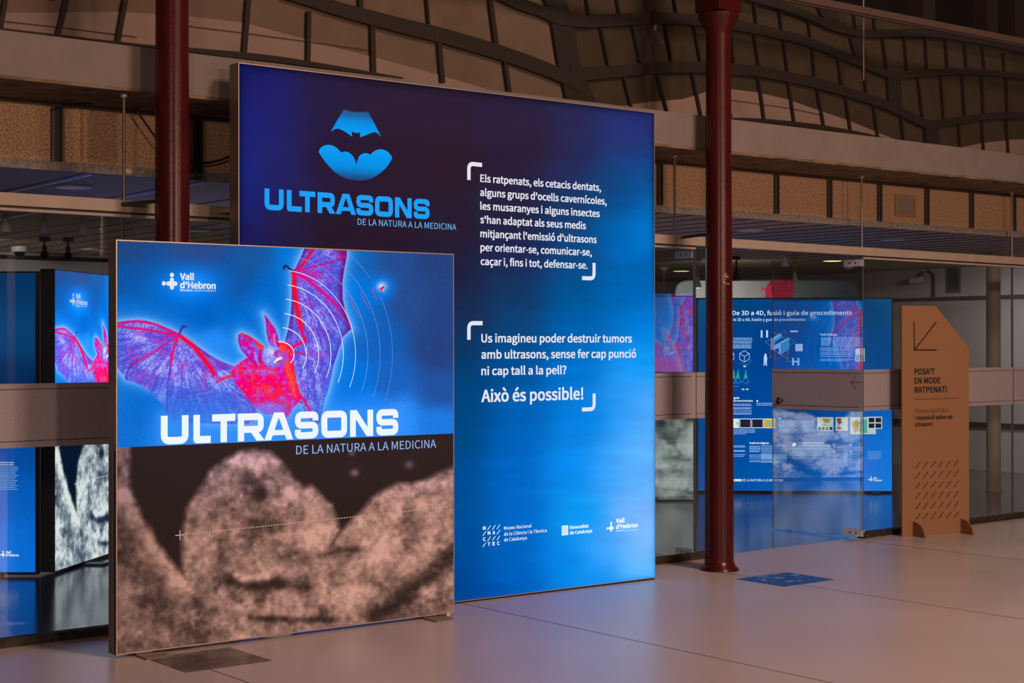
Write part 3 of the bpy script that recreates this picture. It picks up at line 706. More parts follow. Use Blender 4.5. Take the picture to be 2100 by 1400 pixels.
BG = [(245, 500, (32, 70, 130)), (420, 505, (42, 72, 132)), (520, 515, (26, 84, 156)), (600, 520, (0, 112, 205)), (740, 530, (20, 92, 172)), (800, 540, (38, 76, 145)), (900, 540, (38, 66, 128)), (250, 580, (14, 82, 160)),
      (480, 570, (20, 80, 155)), (560, 600, (0, 98, 196)), (250, 635, (6, 98, 190)), (420, 650, (0, 92, 186)), (480, 660, (0, 98, 194)), (730, 600, (0, 112, 212)), (770, 690, (20, 92, 182)), (850, 620, (40, 74, 142)),
      (900, 720, (38, 66, 130)), (900, 640, (38, 68, 132)), (730, 780, (0, 112, 218)), (800, 780, (26, 96, 188)), (900, 800, (34, 82, 160)), (900, 870, (30, 122, 228)), (820, 860, (40, 140, 250)), (750, 830, (16, 124, 240)),
      (250, 800, (18, 112, 205)), (290, 850, (10, 106, 205)), (250, 890, (18, 110, 208)), (330, 880, (20, 120, 225)), (440, 700, (40, 140, 245)), (620, 880, (40, 140, 250))]
def paint_upper(px, py, dark_edge=True):
    c = scatter(px, py, BG, 4.6, 26)
    g = fbm(px, py, 3.0, 5, 2)-0.5
    c *= (1+0.10*g)[..., None]
    dW = np.minimum(np.minimum(sdf(px, py, WING_L), sdf(px, py, WING_R)), np.minimum(np.minimum(sdf(px, py, BODY), sdf(px, py, EAR_L)), sdf(px, py, EAR_R)))
    lowfade = 1-sm(py, 760, 830)*sm(430-px, 0, 40)
    c = mixc(c, (20, 138, 248), 0.75*np.exp(-np.clip(dW, 0, 999)/26.0)*lowfade); c = mixc(c, (165, 200, 255), 0.85*np.exp(-np.clip(dW, 0, 999)/7.0)*lowfade)
    # glow round the hospital mark, the insect, the title
    q = ((px-390)/88)**2+((py-583)/52)**2; c = mixc(c, (0, 128, 248), np.exp(-q*1.6)*0.95); c = mixc(c, (40, 150, 255), np.exp(-q*5)*0.7)
    q = (px-783)**2+(py-588)**2; c = mixc(c, (10, 130, 245), np.exp(-q/24.0**2)*0.95); c = mixc(c, (215, 225, 255), np.exp(-q/9.5**2))
    dx = np.maximum(np.maximum(328-px, px-818), 0); top = 852-(px-330)*0.030; dy = np.maximum(top-py, 0); d = np.hypot(dx, dy)
    glow = 0.62*np.exp(-d/16.0)
    # wings
    def membrane(c, poly, wrist, fade, seed):
        a = soft(sdf(px, py, poly), 2.4)
        ang = np.arctan2(py-wrist[1], px-wrist[0]); r = np.hypot(px-wrist[0], py-wrist[1])
        wob = fbm(px, py, 18, seed+3, 3)
        st = fbm(ang*46+3*wob+40, r/40.0+20, 1.0, seed, 3); wr_ = fbm(px*0.6+py, py*0.6-px, 3.2, seed+9, 3); cl = fbm(px, py, 34, seed+15, 3)
        t = 0.5*st+0.5*wr_; lum = sm(cl, 0.30, 0.62)
        m = np.zeros_like(c)+np.array((118, 110, 232.0)); m = mixc(m, (92, 78, 214), 1-lum); m = mixc(m, (182, 184, 255), sm(t, 0.46, 0.66)*(0.40+0.5*lum)); m = mixc(m, (76, 62, 198), sm(t, 0.46, 0.34)*0.75)
        m = mixc(m, (172, 40, 186), 0.38*sm(fbm(px, py, 22, seed+20, 4), 0.57, 0.70))
        b = fade(px, py); m = mixc(m, (30, 112, 224), b*(0.75+0.5*(0.5-t)))
        return c*(1-a[..., None])+m*a[..., None]
    c = membrane(c, WING_L, (365, 687), lambda x, y: np.clip(sm(y, 752, 850)*0.95*sm(510-x, -20, 60) + 0.6*sm(262-x, 0, 22), 0, 1), 31)
    c = membrane(c, WING_R, (607, 556), lambda x, y: np.clip(0.7*sm(x-(690-(y-680)*0.30), -16, 18)*sm(y, 640, 700)+0.5*sm(x, 672, 692)*sm(640-y, 0, 40)*sm(y, 530, 560)+0.5*sm(x, 690, 715)*sm(y, 620, 650), 0, 1), 61)
    # dark purple border and long dark leading edges
    for pts, w, col, al in [([(711, 505), (711, 525), (706, 551), (702, 578), (702.8, 612), (707.6, 636.6), (715.7, 659.6), (720.5, 674)], 9, (110, 12, 120), 0.95), ([(690, 505), (705, 520)], 12, (135, 10, 110), .8),
                            ([(626, 508), (615, 530.7), (606.5, 548.4), (601, 560), (599, 598.6), (598, 626), (594, 657), (586, 690)], 7, (84, 30, 150), .85), ([(720, 674), (703, 690), (686, 743)], 5, (70, 30, 170), .7),
                            ([(720.5, 673), (703, 689.7)], 2.0, (190, 20, 110), .8), ([(236, 660), (280, 656), (322, 663.6), (364, 682.5)], 4.5, (170, 20, 150), .9), ([(430, 727), (454, 741), (478, 750)], 8, (120, 40, 180), .6),
                            ([(373, 688), (400, 707), (430, 729)], 5, (100, 30, 160), .8)]:
        c = mixc(c, col, al*np.exp(-(seg_dist(px, py, pts)/w)**2)*soft(dW, 2.0))
    BON = [([(240, 669), (290, 674), (340, 683), (364, 687)], 2.0, (236, 8, 84), 1), ([(240, 663), (280, 658), (320, 665), (360, 682)], 1.8, (225, 10, 110), 1), ([(364, 689), (330, 712), (290, 736), (268, 749)], 1.8, (220, 15, 120), .95),
           ([(268, 749), (260, 765), (259, 778)], 1.3, (70, 40, 180), .9), ([(364, 690), (355, 720), (349, 748)], 2.6, (240, 10, 110), 1), ([(349, 748), (345, 785), (342, 822), (344, 846)], 1.3, (80, 60, 200), .9),
           ([(371, 690), (395, 708), (413, 730), (430, 752), (440, 770)], 4.2, (246, 6, 60), 1), ([(441, 772), (446, 781)], 2.4, (190, 90, 230), .9), ([(447, 781), (462, 774), (480, 769)], 2.4, (250, 30, 80), 1),
           ([(364, 687), (345, 690), (325, 700)], 5, (200, 20, 160), .45), ([(446, 782), (430, 800), (400, 806), (380, 806)], 0.8, (90, 60, 190), .8),
           ([(642, 510), (633, 525), (622, 540), (611, 553)], 2.8, (238, 8, 50), 1), ([(602.5, 560), (604, 592), (608, 625), (613, 652), (618, 672)], 4.6, (250, 6, 40), 1), ([(618, 672), (623, 690), (626, 699)], 2.6, (235, 10, 80), 1),
           ([(610, 655), (617, 680), (625, 698)], 1.6, (220, 20, 110), .9), ([(627, 698), (612, 705), (600, 711)], 2.8, (240, 10, 90), 1), ([(611, 555), (640, 547), (661, 543), (680, 535), (695, 529), (709, 527)], 1.7, (200, 20, 140), .95),
           ([(612, 562), (630, 572), (648, 587), (668, 605), (680, 617), (690, 626)], 2.9, (236, 4, 130), 1), ([(690, 626), (698, 640), (712, 662), (719, 673)], 1.2, (190, 20, 140), .8), ([(610, 560), (650, 565)], 9, (215, 15, 150), .45),
           ([(600, 722), (615, 724), (630, 729)], 2.0, (210, 10, 130), .8), ([(622, 817), (630, 832), (637, 846)], 2.6, (240, 5, 100), 1), ([(612, 700), (640, 660), (660, 640), (680, 590)], 1.0, (170, 40, 190), .5), ([(700, 700), (670, 760), (648, 850)], 1.6, (130, 50, 210), .5)]
    for pts, w, col, al in BON: c = mixc(c, col, al*np.clip(1.35*np.exp(-(seg_dist(px, py, pts)/w)**2), 0, 1))
    c = mixc(c, (70, 20, 130), np.exp(-(seg_dist(px, py, THUMB_L)/2.0)**2)); c = mixc(c, (45, 10, 60), np.exp(-(seg_dist(px, py, THUMB_R)/2.2)**2))
    # body with mottled fur
    n1 = fbm(px*1.3, py*0.8, 10, 81, 4); n2 = fbm(px, py, 5, 91, 3); n3 = fbm(px*2.2, py*1.1, 4, 97, 3)
    b = np.zeros_like(c)+np.array((250, 4, 96.0)); b = mixc(b, (238, 0, 160), sm(n1, 0.50, 0.62)); b = mixc(b, (255, 40, 34), sm(fbm(px, py, 14, 131, 3), 0.52, 0.66)*0.6); b = mixc(b, (170, 90, 226), sm(fbm(px, py, 8, 141, 3), 0.64, 0.72)*0.8)
    org = np.exp(-(seg_dist(px, py, [(579, 712), (584, 735), (592, 760), (598, 785), (602, 808)])/8.5)**2)+0.7*np.exp(-(((px-542)/22)**2+((py-800)/14)**2))
    b = mixc(b, (255, 92, 44), np.clip(org, 0, 1)*sm(n3, 0.30, 0.62)); b = mixc(b, (176, 66, 214), 0.85*np.exp(-(seg_dist(px, py, [(499, 745), (503, 765), (510, 782)])/6)**2)*sm(n2, .4, .6))
    b = mixc(b, (140, 100, 235), sm(py+8*n1, 822, 838)*sm(600-px, 0, 30)*0.8); b = mixc(b, (160, 125, 245), 0.95*np.exp(-(((px-546)/24)**2+((py-762)/6.5)**2))*sm(n3, .36, .56)); b = mixc(b, (160, 120, 242), 0.9*np.exp(-(((px-556)/26)**2+((py-832)/9)**2))*sm(n3, .36, .56)); b = mixc(b, (160, 120, 242), 0.85*np.exp(-(((px-505)/8)**2+((py-758)/9)**2))*sm(n2, .4, .58))
    b = mixc(b, (170, 70, 220), sm(n1, 0.66, 0.78)); b = mixc(b, (150, 110, 240), 0.8*np.exp(-(((px-580)/9)**2+((py-818)/10)**2))*sm(n3, .4, .6))
    a = soft(sdf(px, py, BODY)+4*(n3-0.5), 3.0); c = c*(1-a[..., None])+b*a[..., None]
    for poly, seed in ((EAR_L, 3), (EAR_R, 4)):
        d = sdf(px, py, poly); a = soft(d, 2.0); n = fbm(px, py, 7, 110+seed, 3)
        e = np.zeros_like(c)+np.array((150, 60, 205.0)); e = mixc(e, (235, 0, 140), sm(n, 0.46, 0.6)); e = mixc(e, (150, 110, 245), sm(n, 0.44, 0.3)); e = mixc(e, (120, 30, 150), np.exp(d/2.5))
        c = c*(1-a[..., None])+e*a[..., None]
    c = mixc(c, (250, 30, 40), 0.95*np.exp(-(seg_dist(px, py, [(498, 684), (515, 692), (532, 706)])/3.2)**2)*soft(sdf(px, py, EAR_L), 2)); c = mixc(c, (252, 60, 30), np.exp(-(seg_dist(px, py, [(530, 708), (537, 713)])/4.5)**2))
    c = mixc(c, (246, 0, 110), np.exp(-(seg_dist(px, py, [(553, 668), (558, 684), (563, 700), (569, 705)])/4)**2)*soft(sdf(px, py, EAR_R), 2)); c = mixc(c, (190, 170, 250), 0.9*np.exp(-(seg_dist(px, py, [(561, 686), (563, 702), (567, 712)])/1.6)**2))
    c = mixc(c, (160, 140, 245), 0.9*np.exp(-(seg_dist(px, py, [(522, 722), (526, 738), (531, 748)])/2.2)**2))
    # face
    q = ((px-558)/20.5)**2+((py-731)/23.0)**2; fc = soft(np.sqrt(q)*20-20+5*(n3-.5), 5.0); f = np.zeros_like(c)+np.array((140, 138, 246.0)); f = mixc(f, (205, 222, 255), np.exp(-(((px-556)/11)**2+((py-722)/10)**2))*(0.5+n2)); f = mixc(f, (120, 80, 225), sm(n3, .55, .72)*.6)
    c = c*(1-fc[..., None])+f*fc[..., None]
    c = mixc(c, (216, 20, 140), 0.85*soft(np.hypot((px-570)/8.5, (py-725)/7.5)*8-8, 3)); c = mixc(c, (120, 130, 250), soft(np.hypot((px-573), (py-727)*0.8)*1.0-4, 3)*.9)
    c = mixc(c, (236, 240, 255), soft(seg_dist(px, py, [(564, 742), (570, 736), (576, 734)])-2.6, 2)); c = mixc(c, (216, 20, 110), soft(seg_dist(px, py, [(567, 743), (576, 739)])-1.5, 1.5)); c = mixc(c, (110, 100, 235), 0.9*soft(seg_dist(px, py, [(562, 748), (573, 748), (580, 740)])-2, 3))
    e = np.hypot(px-549.6, py-739.4); c = mixc(c, (235, 235, 255), soft(e-3.2, 1.6)); c = mixc(c, (70, 40, 120), soft(e-1.5, 1.2))
    c = mixc(c, (60, 30, 140), 0.8*soft(seg_dist(px, py, [(551, 750), (556, 751)])-0.8, 1))
    c = mixc(c, (70, 150, 255), glow*(1-0.55*soft(dW, 2)))
    return c
def paint_scan(px, py):
    """the ultrasound picture, grey 0..1 and its lit and unlit tones"""
    def Z(p): return [(220+a/2.593, 860+b/2.593) for a, b in p]
    L = Z([(0, 120), (128, 120), (122, 350), (150, 430), (200, 530), (270, 640), (340, 730), (405, 815), (640, 1000), (800, 1400), (0, 1400)])
    Eb = Z([(408, 800), (398, 650), (410, 560), (430, 460), (480, 390), (540, 290), (620, 218), (700, 180), (780, 163), (860, 175), (910, 225), (960, 270), (1000, 330), (1040, 375), (1090, 360), (1140, 410), (1190, 460), (1215, 540), (1226, 590), (1205, 640), (1185, 678), (1300, 900), (1100, 1300), (500, 1300)])
    Rt = Z([(1190, 672), (1250, 600), (1310, 540), (1370, 480), (1420, 420), (1500, 370), (1560, 340), (1640, 345), (1700, 330), (1760, 290), (1835, 255), (1950, 240), (1950, 1300), (900, 1300), (900, 900)])
    n = fbm(px, py, 60, 201, 5, 0.6); m = fbm(px, py, 22, 211, 4, 0.6); w = fbm(px, py, 26, 221, 3)-0.5
    d = np.minimum(np.minimum(sdf(px, py, L)+16*w+6, sdf(px, py, Eb)+9*w), sdf(px, py, Rt)+10*w)
    t = soft(d-3, 13)
    g = 0.60+0.75*(n-0.5)+0.72*(m-0.5)+0.35*(fbm(px, py, 9, 231, 2)-0.5)
    def blob(x, y, rx, ry, k):
        x = 220+x/2.593; y = 860+y/2.593; return k*np.exp(-((px-x)*2.593/rx)**2-((py-y)*2.593/ry)**2)
    def line(pts, wd, k): return k*np.exp(-(seg_dist(px, py, Z(pts))*2.593/wd)**2)
    g += blob(800, 220, 110, 55, .30)-blob(770, 320, 55, 38, .55)-blob(815, 395, 50, 55, .75)-blob(850, 560, 190, 60, .22)+blob(1090, 600, 120, 75, .36)+blob(530, 760, 60, 55, .3)+blob(975, 380, 40, 40, .25)
    g += -line([(650, 860), (760, 890), (900, 870), (1060, 890)], 26, .5)-blob(905, 870, 40, 30, .35)+line([(730, 845), (850, 835)], 22, .45)+line([(700, 1000), (860, 990)], 30, .25)-line([(760, 1055), (960, 1062), (1190, 1066)], 18, .5)
    g += -line([(1420, 1060), (1560, 950), (1700, 830), (1850, 690)], 44, .62)-line([(60, 700), (200, 870), (330, 1060), (480, 1150)], 70, .33)+line([(90, 380), (200, 580), (330, 800), (430, 930)], 34, .33)+blob(90, 930, 60, 120, .3)
    g += blob(1400, 680, 230, 150, .13)+blob(1350, 900, 200, 110, .16)-line([(1130, 720), (1300, 690), (1400, 690)], 18, .25)-line([(600, 720), (640, 830), (700, 960)], 34, .28)-blob(1200, 680, 40, 30, .3)+blob(300, 1150, 150, 60, .2)-blob(480, 980, 50, 60, .2)
    speck = blob(1315, 283, 22, 20, .5)+blob(1300, 180, 16, 14, .35)+blob(1605, 240, 26, 22, .35)
    g = np.where(g < 0.3, 0.3-0.3*np.tanh((0.3-g)/0.42), g); g = np.clip(0.02+t*np.clip(g+0.10*(fbm(px, py, 6, 241, 2)-.5), 0.06, 1.0)+speck, 0, 1)
    return g, d
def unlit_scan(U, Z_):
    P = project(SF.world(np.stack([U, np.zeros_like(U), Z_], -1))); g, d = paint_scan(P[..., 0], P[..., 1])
    g = g*(1-0.22*sm(420-P[..., 0], 0, 180)); return np.stack([30+200*g, 23+184*g, 25+182*g], -1)  # left side darkened, vignette shade put into the print
def lit_scan(U, Z_):
    P = project(SF.world(np.stack([U, np.zeros_like(U), Z_], -1))); g, d = paint_scan(P[..., 0], P[..., 1])
    g = np.clip(1.30*g-0.02, 0, 1.05); c = np.stack([8+232*g, 24+222*g, 50+196*g], -1); k = np.exp(-((d-2)/3.0)**2)*.5
    return mixc(c, (120, 130, 40), k*(g < .7))
def lit_upper(U, Z_):
    P = project(SF.world(np.stack([U, np.zeros_like(U), Z_], -1))); return paint_upper(P[..., 0], P[..., 1])
ZS = SF.at(580, 903.2)[1]
ZT = SZ0+SW-0.006; ZBt = SZ0+0.006
sp = thing('lightbox_panel', 'smaller square lit panel with a red bat above a sepia ultrasound scan', 'lightbox', (SX, SY, 0))
lightbox_frame(sp, SW, SZ0, SZ0+SW, 0.088, 0.02, M['alu'], M['alu_edge'])
MB().box(-0.0008, 0.0, 0.004, 0.028, SZ0, 1.0).build('side_slot', M['alu_dark'], sp)
MB().box(-0.0016, 0.0, 0.029, 0.033, SZ0, 1.0).build('side_bead', M['alu_edge'], sp)
up = paint_grid('lit_print', M['p_upper'], sp, 0.006, SW-0.006, ZS, ZT, -0.0006, 520, 270, lit_upper)
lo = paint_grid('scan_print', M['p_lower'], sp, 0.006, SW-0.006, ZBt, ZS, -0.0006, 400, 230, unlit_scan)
YT = -0.003
tt_ = MB()
LET = [('U', 329.3, 386), ('L', 396, 431.5), ('T', 434.3, 482), ('R', 487, 540.5), ('A', 541.5, 600.5), ('S', 604, 652.5), ('O', 658.5, 711), ('N', 717.3, 764.6), ('S', 771, 816.4)]
zb = SF.at(329.3, 911.6)[1]; zt = SF.at(331, 852.4)[1]
for ch, a, b in LET:
    u0 = SF.at(a, 880)[0]; u1 = SF.at(b, 880)[0]; letter(tt_, ch, u0, zb, u1-u0, zt-zb, YT)
title_obj = tt_.build('title_lettering', M['e_white'], sp)
s2 = MB(); text(s2, SF, 'DE LA NATURA A LA MEDICINA', (606.8, 931.3), 893.7, 17.6, YT, 0.0); sub_obj = s2.build('subtitle_lettering', M['e_soft'], sp)
lgm = MB(); hospital_logo(lgm, SF, 352, 581.4, 12.5, YT)
text(lgm, SF, 'Vall', (368.5, 573.6), 398, 14, YT, 0.035); text(lgm, SF, 'd’Hebron', (368.5, 591), 442, 14, YT, 0.035)
text(lgm, SF, 'Barcelona', (368.8, 596.6), 393.5, 3.8, YT, 0.04); text(lgm, SF, 'Campus Hospitalari', (395.5, 596.8), 441.8, 3.8, YT, 0.0)
logo_obj = lgm.build('hospital_mark', M['e_text'], sp)
aw = MB(); ad = MB()
for n in range(9):
    rx = 29.4+25.2*n; ry = 26+29.4*n; segs = [((95 if n == 0 else 83 if n < 6 else (81, 64, 53)[n-6]), -(19+23/(n+1.0)))]
    if n == 8: segs = [(53, 37), (27, segs[0][1])]
    for (q0, q1) in segs:
        pts = []
        for k in range(41):
            q = math.radians(q0+(q1-q0)*k/40); pts.append((573+rx*math.cos(q), 726.6-ry*math.sin(q)))
        pts = [p for p in pts if p[1] > 508+(p[0]-600)*0.043]
        lines_px(aw if n < 6 else ad, SF, pts, [2.0, 1.7, 1.6, 1.5, 1.4, 1.2, 1.2, 1.0, 0.9][n], YT-0.0002*n)
arc1 = aw.build('sound_waves', M['e_white'], sp); arc2 = ad.build('faint_sound_waves', emit('backlit_faint_blue', S(112, 150, 228)), sp)
ec = MB()
for pts in ([(716, 604.6), (723, 627), (738.6, 652.5)], [(738.6, 597), (745.5, 615), (756, 632.4)], [(762.6, 589.5), (765, 601.5), (773.4, 613.5)]): lines_px(ec, SF, fillet(pts, 20), 1.4, YT)
poly_px(ec, SF, [(778.5, 597), (779, 590.5), (783.5, 587), (789.5, 583.3), (790, 584.5), (785.4, 588), (789.6, 589), (784.5, 592.2), (780.3, 596.5)], YT-0.0003)
echo = ec.build('insect_and_echo', M['e_red'], sp)
il = MB()
for pts in ([(779, 592), (775.7, 592.5), (774.5, 600)], [(780, 596), (778, 604)], [(783, 594), (782, 607)], [(787, 593), (791, 596.5), (799, 597.5)], [(788, 590), (793, 592)], [(775, 601), (768.5, 602.7)]): lines_px(il, SF, pts, 0.7, YT-0.0002)
leg_o = il.build('insect_legs', M['e_navy'], sp)
dt = MB(); p0 = (374, 1096); p1 = (926.5, 1038.2); N = 92
for k in range(N):
    a = (p0[0]+(p1[0]-p0[0])*k/N, p0[1]+(p1[1]-p0[1])*k/N); b = (a[0]+3.6, a[1]-0.38); lines_px(dt, SF, [a, b], 2.0, YT)
lines_px(dt, SF, [(359, 1097.4), (376, 1096)], 2.2, YT-0.0002); lines_px(dt, SF, [(368.2, 1087), (369, 1107.5)], 2.2, YT-0.0003)
scan_marks = dt.build('measuring_line', mat('pale_print', (0.70, 0.68, 0.66, 1), 0.7), sp)
def foot_plate(t, u0, u1, y0, notch):
    z0, z1 = 0.0, 0.009; mb = MB()
    pts = [(u0, y0), (u1-0.03, y0), (u1-0.03, y0+0.02), (u1, y0+0.02), (u1, 0.16), (u0, 0.16)]
    n = len(pts); mb.add([(p[0], p[1], z0) for p in pts]+[(p[0], p[1], z1) for p in pts], [tuple(range(n))[::-1], tuple(range(n, 2*n))]+[(i, (i+1) % n, (i+1) % n+n, i+n) for i in range(n)])
    mb.box(u0+0.01, u1-0.04, 0.01, 0.07, z1, SZ0+0.001)
    return mb.build('foot_plate', M['alu'], t)
foot_plate(sp, 0.10, 0.235, -0.125, 0); foot_plate(sp, SW-0.21, SW-0.075, -0.125, 0)
cn = MB(); c0 = SF.at(917, 1258); cn.box(c0[0]-0.012, c0[0]+0.012, -0.012, 0.0, c0[1]-0.012, c0[1]+0.006); cn.build('corner_clip', M['tag'], sp)
cc = onZ(575, 1302, 0.004); pc = MB(); pc.tube([(cc[0]-0.10, cc[1]+0.02, 0.004), (cc[0]-0.03, cc[1]-0.02, 0.004), (cc[0]+0.05, cc[1]-0.015, 0.004), (cc[0]+0.11, cc[1]+0.045, 0.004)], 0.0045, 8)
tag(pc.build('power_cable', M['white'], None, True), 'short white cable on the floor under the smaller bat panel', 'cable')

# ------------------------------------------------------------------ the large text panel
BX, BY, BZ0, BW = 4.024, 7.565, 0.010, 3.0
BF = Frame((BX, BY, 0))
bp_ = thing('lightbox_panel', 'large square blue lit panel covered in white text with a bat mark at top left', 'lightbox', (BX, BY, 0))
lightbox_frame(bp_, BW, BZ0, BZ0+BW, 0.098, 0.03, M['alu'], M['alu_edge'], 0.004)
MB().box(0.002, BW-0.002, 0.003, 0.09, 0.0, BZ0).build('plinth', M['black'], bp_)
TAB = [(495, 150, (24, 26, 96)), (505, 260, (28, 34, 120)), (500, 360, (28, 38, 128)), (505, 440, (26, 34, 116)), (510, 490, (30, 26, 76)), (560, 200, (34, 32, 104)), (570, 330, (36, 34, 98)), (580, 460, (40, 28, 62)),
       (660, 190, (42, 30, 62)), (680, 320, (42, 26, 49)), (680, 480, (40, 24, 41)), (800, 210, (46, 30, 52)), (800, 340, (44, 26, 43)), (800, 480, (41, 24, 40)), (920, 230, (46, 30, 51)), (930, 340, (46, 27, 41)), (930, 480, (40, 26, 43)),
       (1050, 240, (46, 32, 62)), (1060, 330, (42, 28, 51)), (1060, 440, (38, 32, 59)), (1060, 520, (34, 36, 78)), (1180, 250, (44, 40, 88)), (1180, 340, (40, 38, 82)), (1180, 430, (28, 54, 100)), (1190, 520, (18, 70, 122)),
       (1320, 250, (42, 44, 114)), (1300, 300, (40, 52, 116)), (1325, 360, (18, 78, 150)), (1330, 440, (0, 120, 208)), (1325, 490, (0, 128, 222)), (1325, 545, (0, 96, 172)), (1325, 600, (0, 102, 186)), (1260, 480, (0, 104, 186)), (1240, 380, (24, 64, 120)),
       (945, 560, (32, 30, 62)), (950, 640, (26, 42, 80)), (1050, 590, (24, 50, 92)), (1060, 640, (14, 64, 116)), (1180, 600, (0, 80, 142)), (1180, 660, (0, 98, 178)), (1270, 600, (0, 98, 176)), (1330, 660, (0, 128, 224)),
       (945, 720, (12, 54, 100)), (950, 800, (0, 66, 120)), (1050, 740, (0, 80, 148)), (1070, 850, (0, 96, 182)), (1180, 760, (0, 116, 210)), (1200, 870, (0, 126, 226)), (1290, 955, (95, 182, 255)), (1285, 404, (10, 74, 136)), (1106, 284, (46, 32, 57)), (1320, 740, (14, 156, 250)), (1290, 820, (40, 156, 252)), (1330, 830, (96, 174, 255)),
       (945, 900, (0, 70, 130)), (950, 1000, (0, 76, 146)), (1050, 950, (0, 100, 194)), (1060, 1050, (0, 104, 202)), (1180, 960, (0, 136, 236)), (1190, 1060, (0, 156, 248)), (1250, 960, (56, 160, 254)), (1330, 940, (104, 180, 255)), (1300, 1050, (124, 182, 255)), (1330, 1090, (140, 190, 255)),
       (945, 1100, (0, 74, 144)), (945, 1200, (0, 64, 138)), (1050, 1120, (0, 98, 190)), (1060, 1190, (0, 98, 194)), (1160, 1150, (0, 132, 232)), (1240, 1120, (70, 166, 254)), (1230, 1190, (10, 142, 242)), (1320, 1150, (138, 196, 255)), (1330, 1175, (60, 176, 255)), (1000, 1225, (0, 78, 164))]
def paint_big(U, Z_):
    P = project(BF.world(np.stack([U, np.zeros_like(U), Z_], -1))); px, py = P[..., 0], P[..., 1]
    c = scatter(px, py, TAB, 4.4, 58)
    ban = fbm(px/6, py, 14, 301, 3)-0.5; c = c*(1+0.10*ban)[..., None]
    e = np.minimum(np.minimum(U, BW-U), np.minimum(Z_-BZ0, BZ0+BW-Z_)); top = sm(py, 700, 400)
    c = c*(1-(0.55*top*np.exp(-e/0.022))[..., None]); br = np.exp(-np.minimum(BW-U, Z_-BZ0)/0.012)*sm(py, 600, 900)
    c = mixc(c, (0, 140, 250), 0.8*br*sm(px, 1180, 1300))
    return c
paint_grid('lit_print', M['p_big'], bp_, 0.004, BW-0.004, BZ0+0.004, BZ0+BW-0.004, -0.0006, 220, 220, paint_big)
tb = MB()
for s_, x0, y0, x1 in [('Els ratpenats, els cetacis dentats,', 984.3, 373, 1232), ('alguns grups d’ocells cavernícoles,', 984, 401.7, 1243.4), ('les musaranyes i alguns insectes', 984.3, 429.7, 1229.3), ('s’han adaptat als seus medis', 984.2, 457.6, 1201),
                       ('mitjançant l’emissió d’ultrasons', 984.4, 486.4, 1222.9), ('per orientar-se, comunicar-se,', 984.6, 514.4, 1213), ('caçar i, fins i tot, defensar-se.', 985, 543.2, 1204.6)]:
    text(tb, BF, s_, (x0, y0), x1, 15.6, YT, 0.022)
for s_, x0, y0, x1 in [('Us imagineu poder destruir tumors', 986.4, 702, 1295.4), ('amb ultrasons, sense fer cap punció', 986.4, 735.4, 1304), ('ni cap tall a la pell?', 986.4, 769.3, 1161)]:
    text(tb, BF, s_, (x0, y0), x1, 17.6, YT, 0.022)
text(tb, BF, 'Això és possible!', (986.4, 824.6), 1195.6, 25.6, YT, 0.022)
tb.build('text_lettering', M['e_text'], bp_)
def bracket(pts, w):
    bk = MB(); q = [BF.at(*p) for p in pts]; stroke(bk, q, w, YT, 0.032); bk.build('quote_bracket', M['e_text'], bp_)
wB = 0.0247
bracket([(961, 369), (961, 335.4), (988, 338.2)], wB); bracket([(1217.6, 538.8), (1217.6, 571), (1193, 570)], wB)
bracket([(961, 696.6), (961, 662.4), (989, 662.4)], wB); bracket([(1217.8, 806.6), (1217.8, 838.5), (1193, 839.5)], wB)
tl = MB(); zb = BF.at(542, 430)[1]; zt = BF.at(542, 386.2)[1]
for ch, a, b in [('U', 542, 581.2), ('L', 587.7, 618.2), ('T', 613.4, 646.2), ('R', 650.6, 686), ('A', 688, 729.6), ('S', 730, 765), ('O', 768.6, 805), ('N', 809.4, 843.6), ('S', 847.7, 880.4)]:
    u0 = BF.at(a, 410)[0]; u1 = BF.at(b, 410)[0]; letter(tl, ch, u0, zb, u1-u0, zt-zb, YT)
tl.build('title_lettering', M['e_blue'], bp_)
t2_ = MB(); text(t2_, BF, 'DE LA NATURA A LA MEDICINA', (732.9, 460.7), 935, 12.9, YT, 0.0); t2_.build('subtitle_lettering', M['e_lblue'], bp_)
def Zq(p): return [(470+a/3.5, 120+b/3.5) for a, b in p]
def gradient_emit(name, stops):
    m = emit(name, (1, 1, 1, 1)); nt = m.node_tree; tc = nt.nodes.new('ShaderNodeTexCoord'); sx = nt.nodes.new('ShaderNodeSeparateXYZ'); r = nt.nodes.new('ShaderNodeValToRGB')
    while len(r.color_ramp.elements) < len(stops): r.color_ramp.elements.new(0.5)
    for e, (p, c) in zip(r.color_ramp.elements, stops): e.position = p; e.color = S(*c)
    nt.links.new(tc.outputs['Generated'], sx.inputs[0]); nt.links.new(sx.outputs['Z'], r.inputs[0]); nt.links.new(r.outputs[0], nt.nodes['Emission'].inputs[0]); return m
g_up = gradient_emit('bat_print', [(0.0, (8, 160, 245)), (0.55, (10, 140, 225)), (0.8, (30, 100, 160)), (1.0, (44, 84, 130))])
g_dn = gradient_emit('sonogram_print', [(0.0, (44, 60, 100)), (0.12, (24, 88, 150)), (0.4, (10, 140, 225)), (0.75, (8, 152, 240)), (1.0, (20, 160, 240))])
def filled(pts, y, name, m):
    """a flat shape with a hollow outline, filled safely"""
    bm = bmesh.new(); vs_ = [bm.verts.new((p[0], y, p[1])) for p in pts]
    es = [bm.edges.new((vs_[i], vs_[(i+1) % len(vs_)])) for i in range(len(vs_))]
    bmesh.ops.triangle_fill(bm, use_beauty=True, use_dissolve=False, edges=es)
    me = bpy.data.meshes.new(name); bm.to_mesh(me); bm.free(); me.materials.append(m); o = bpy.data.objects.new(name, me); COL.objects.link(o); o.parent = bp_; return o
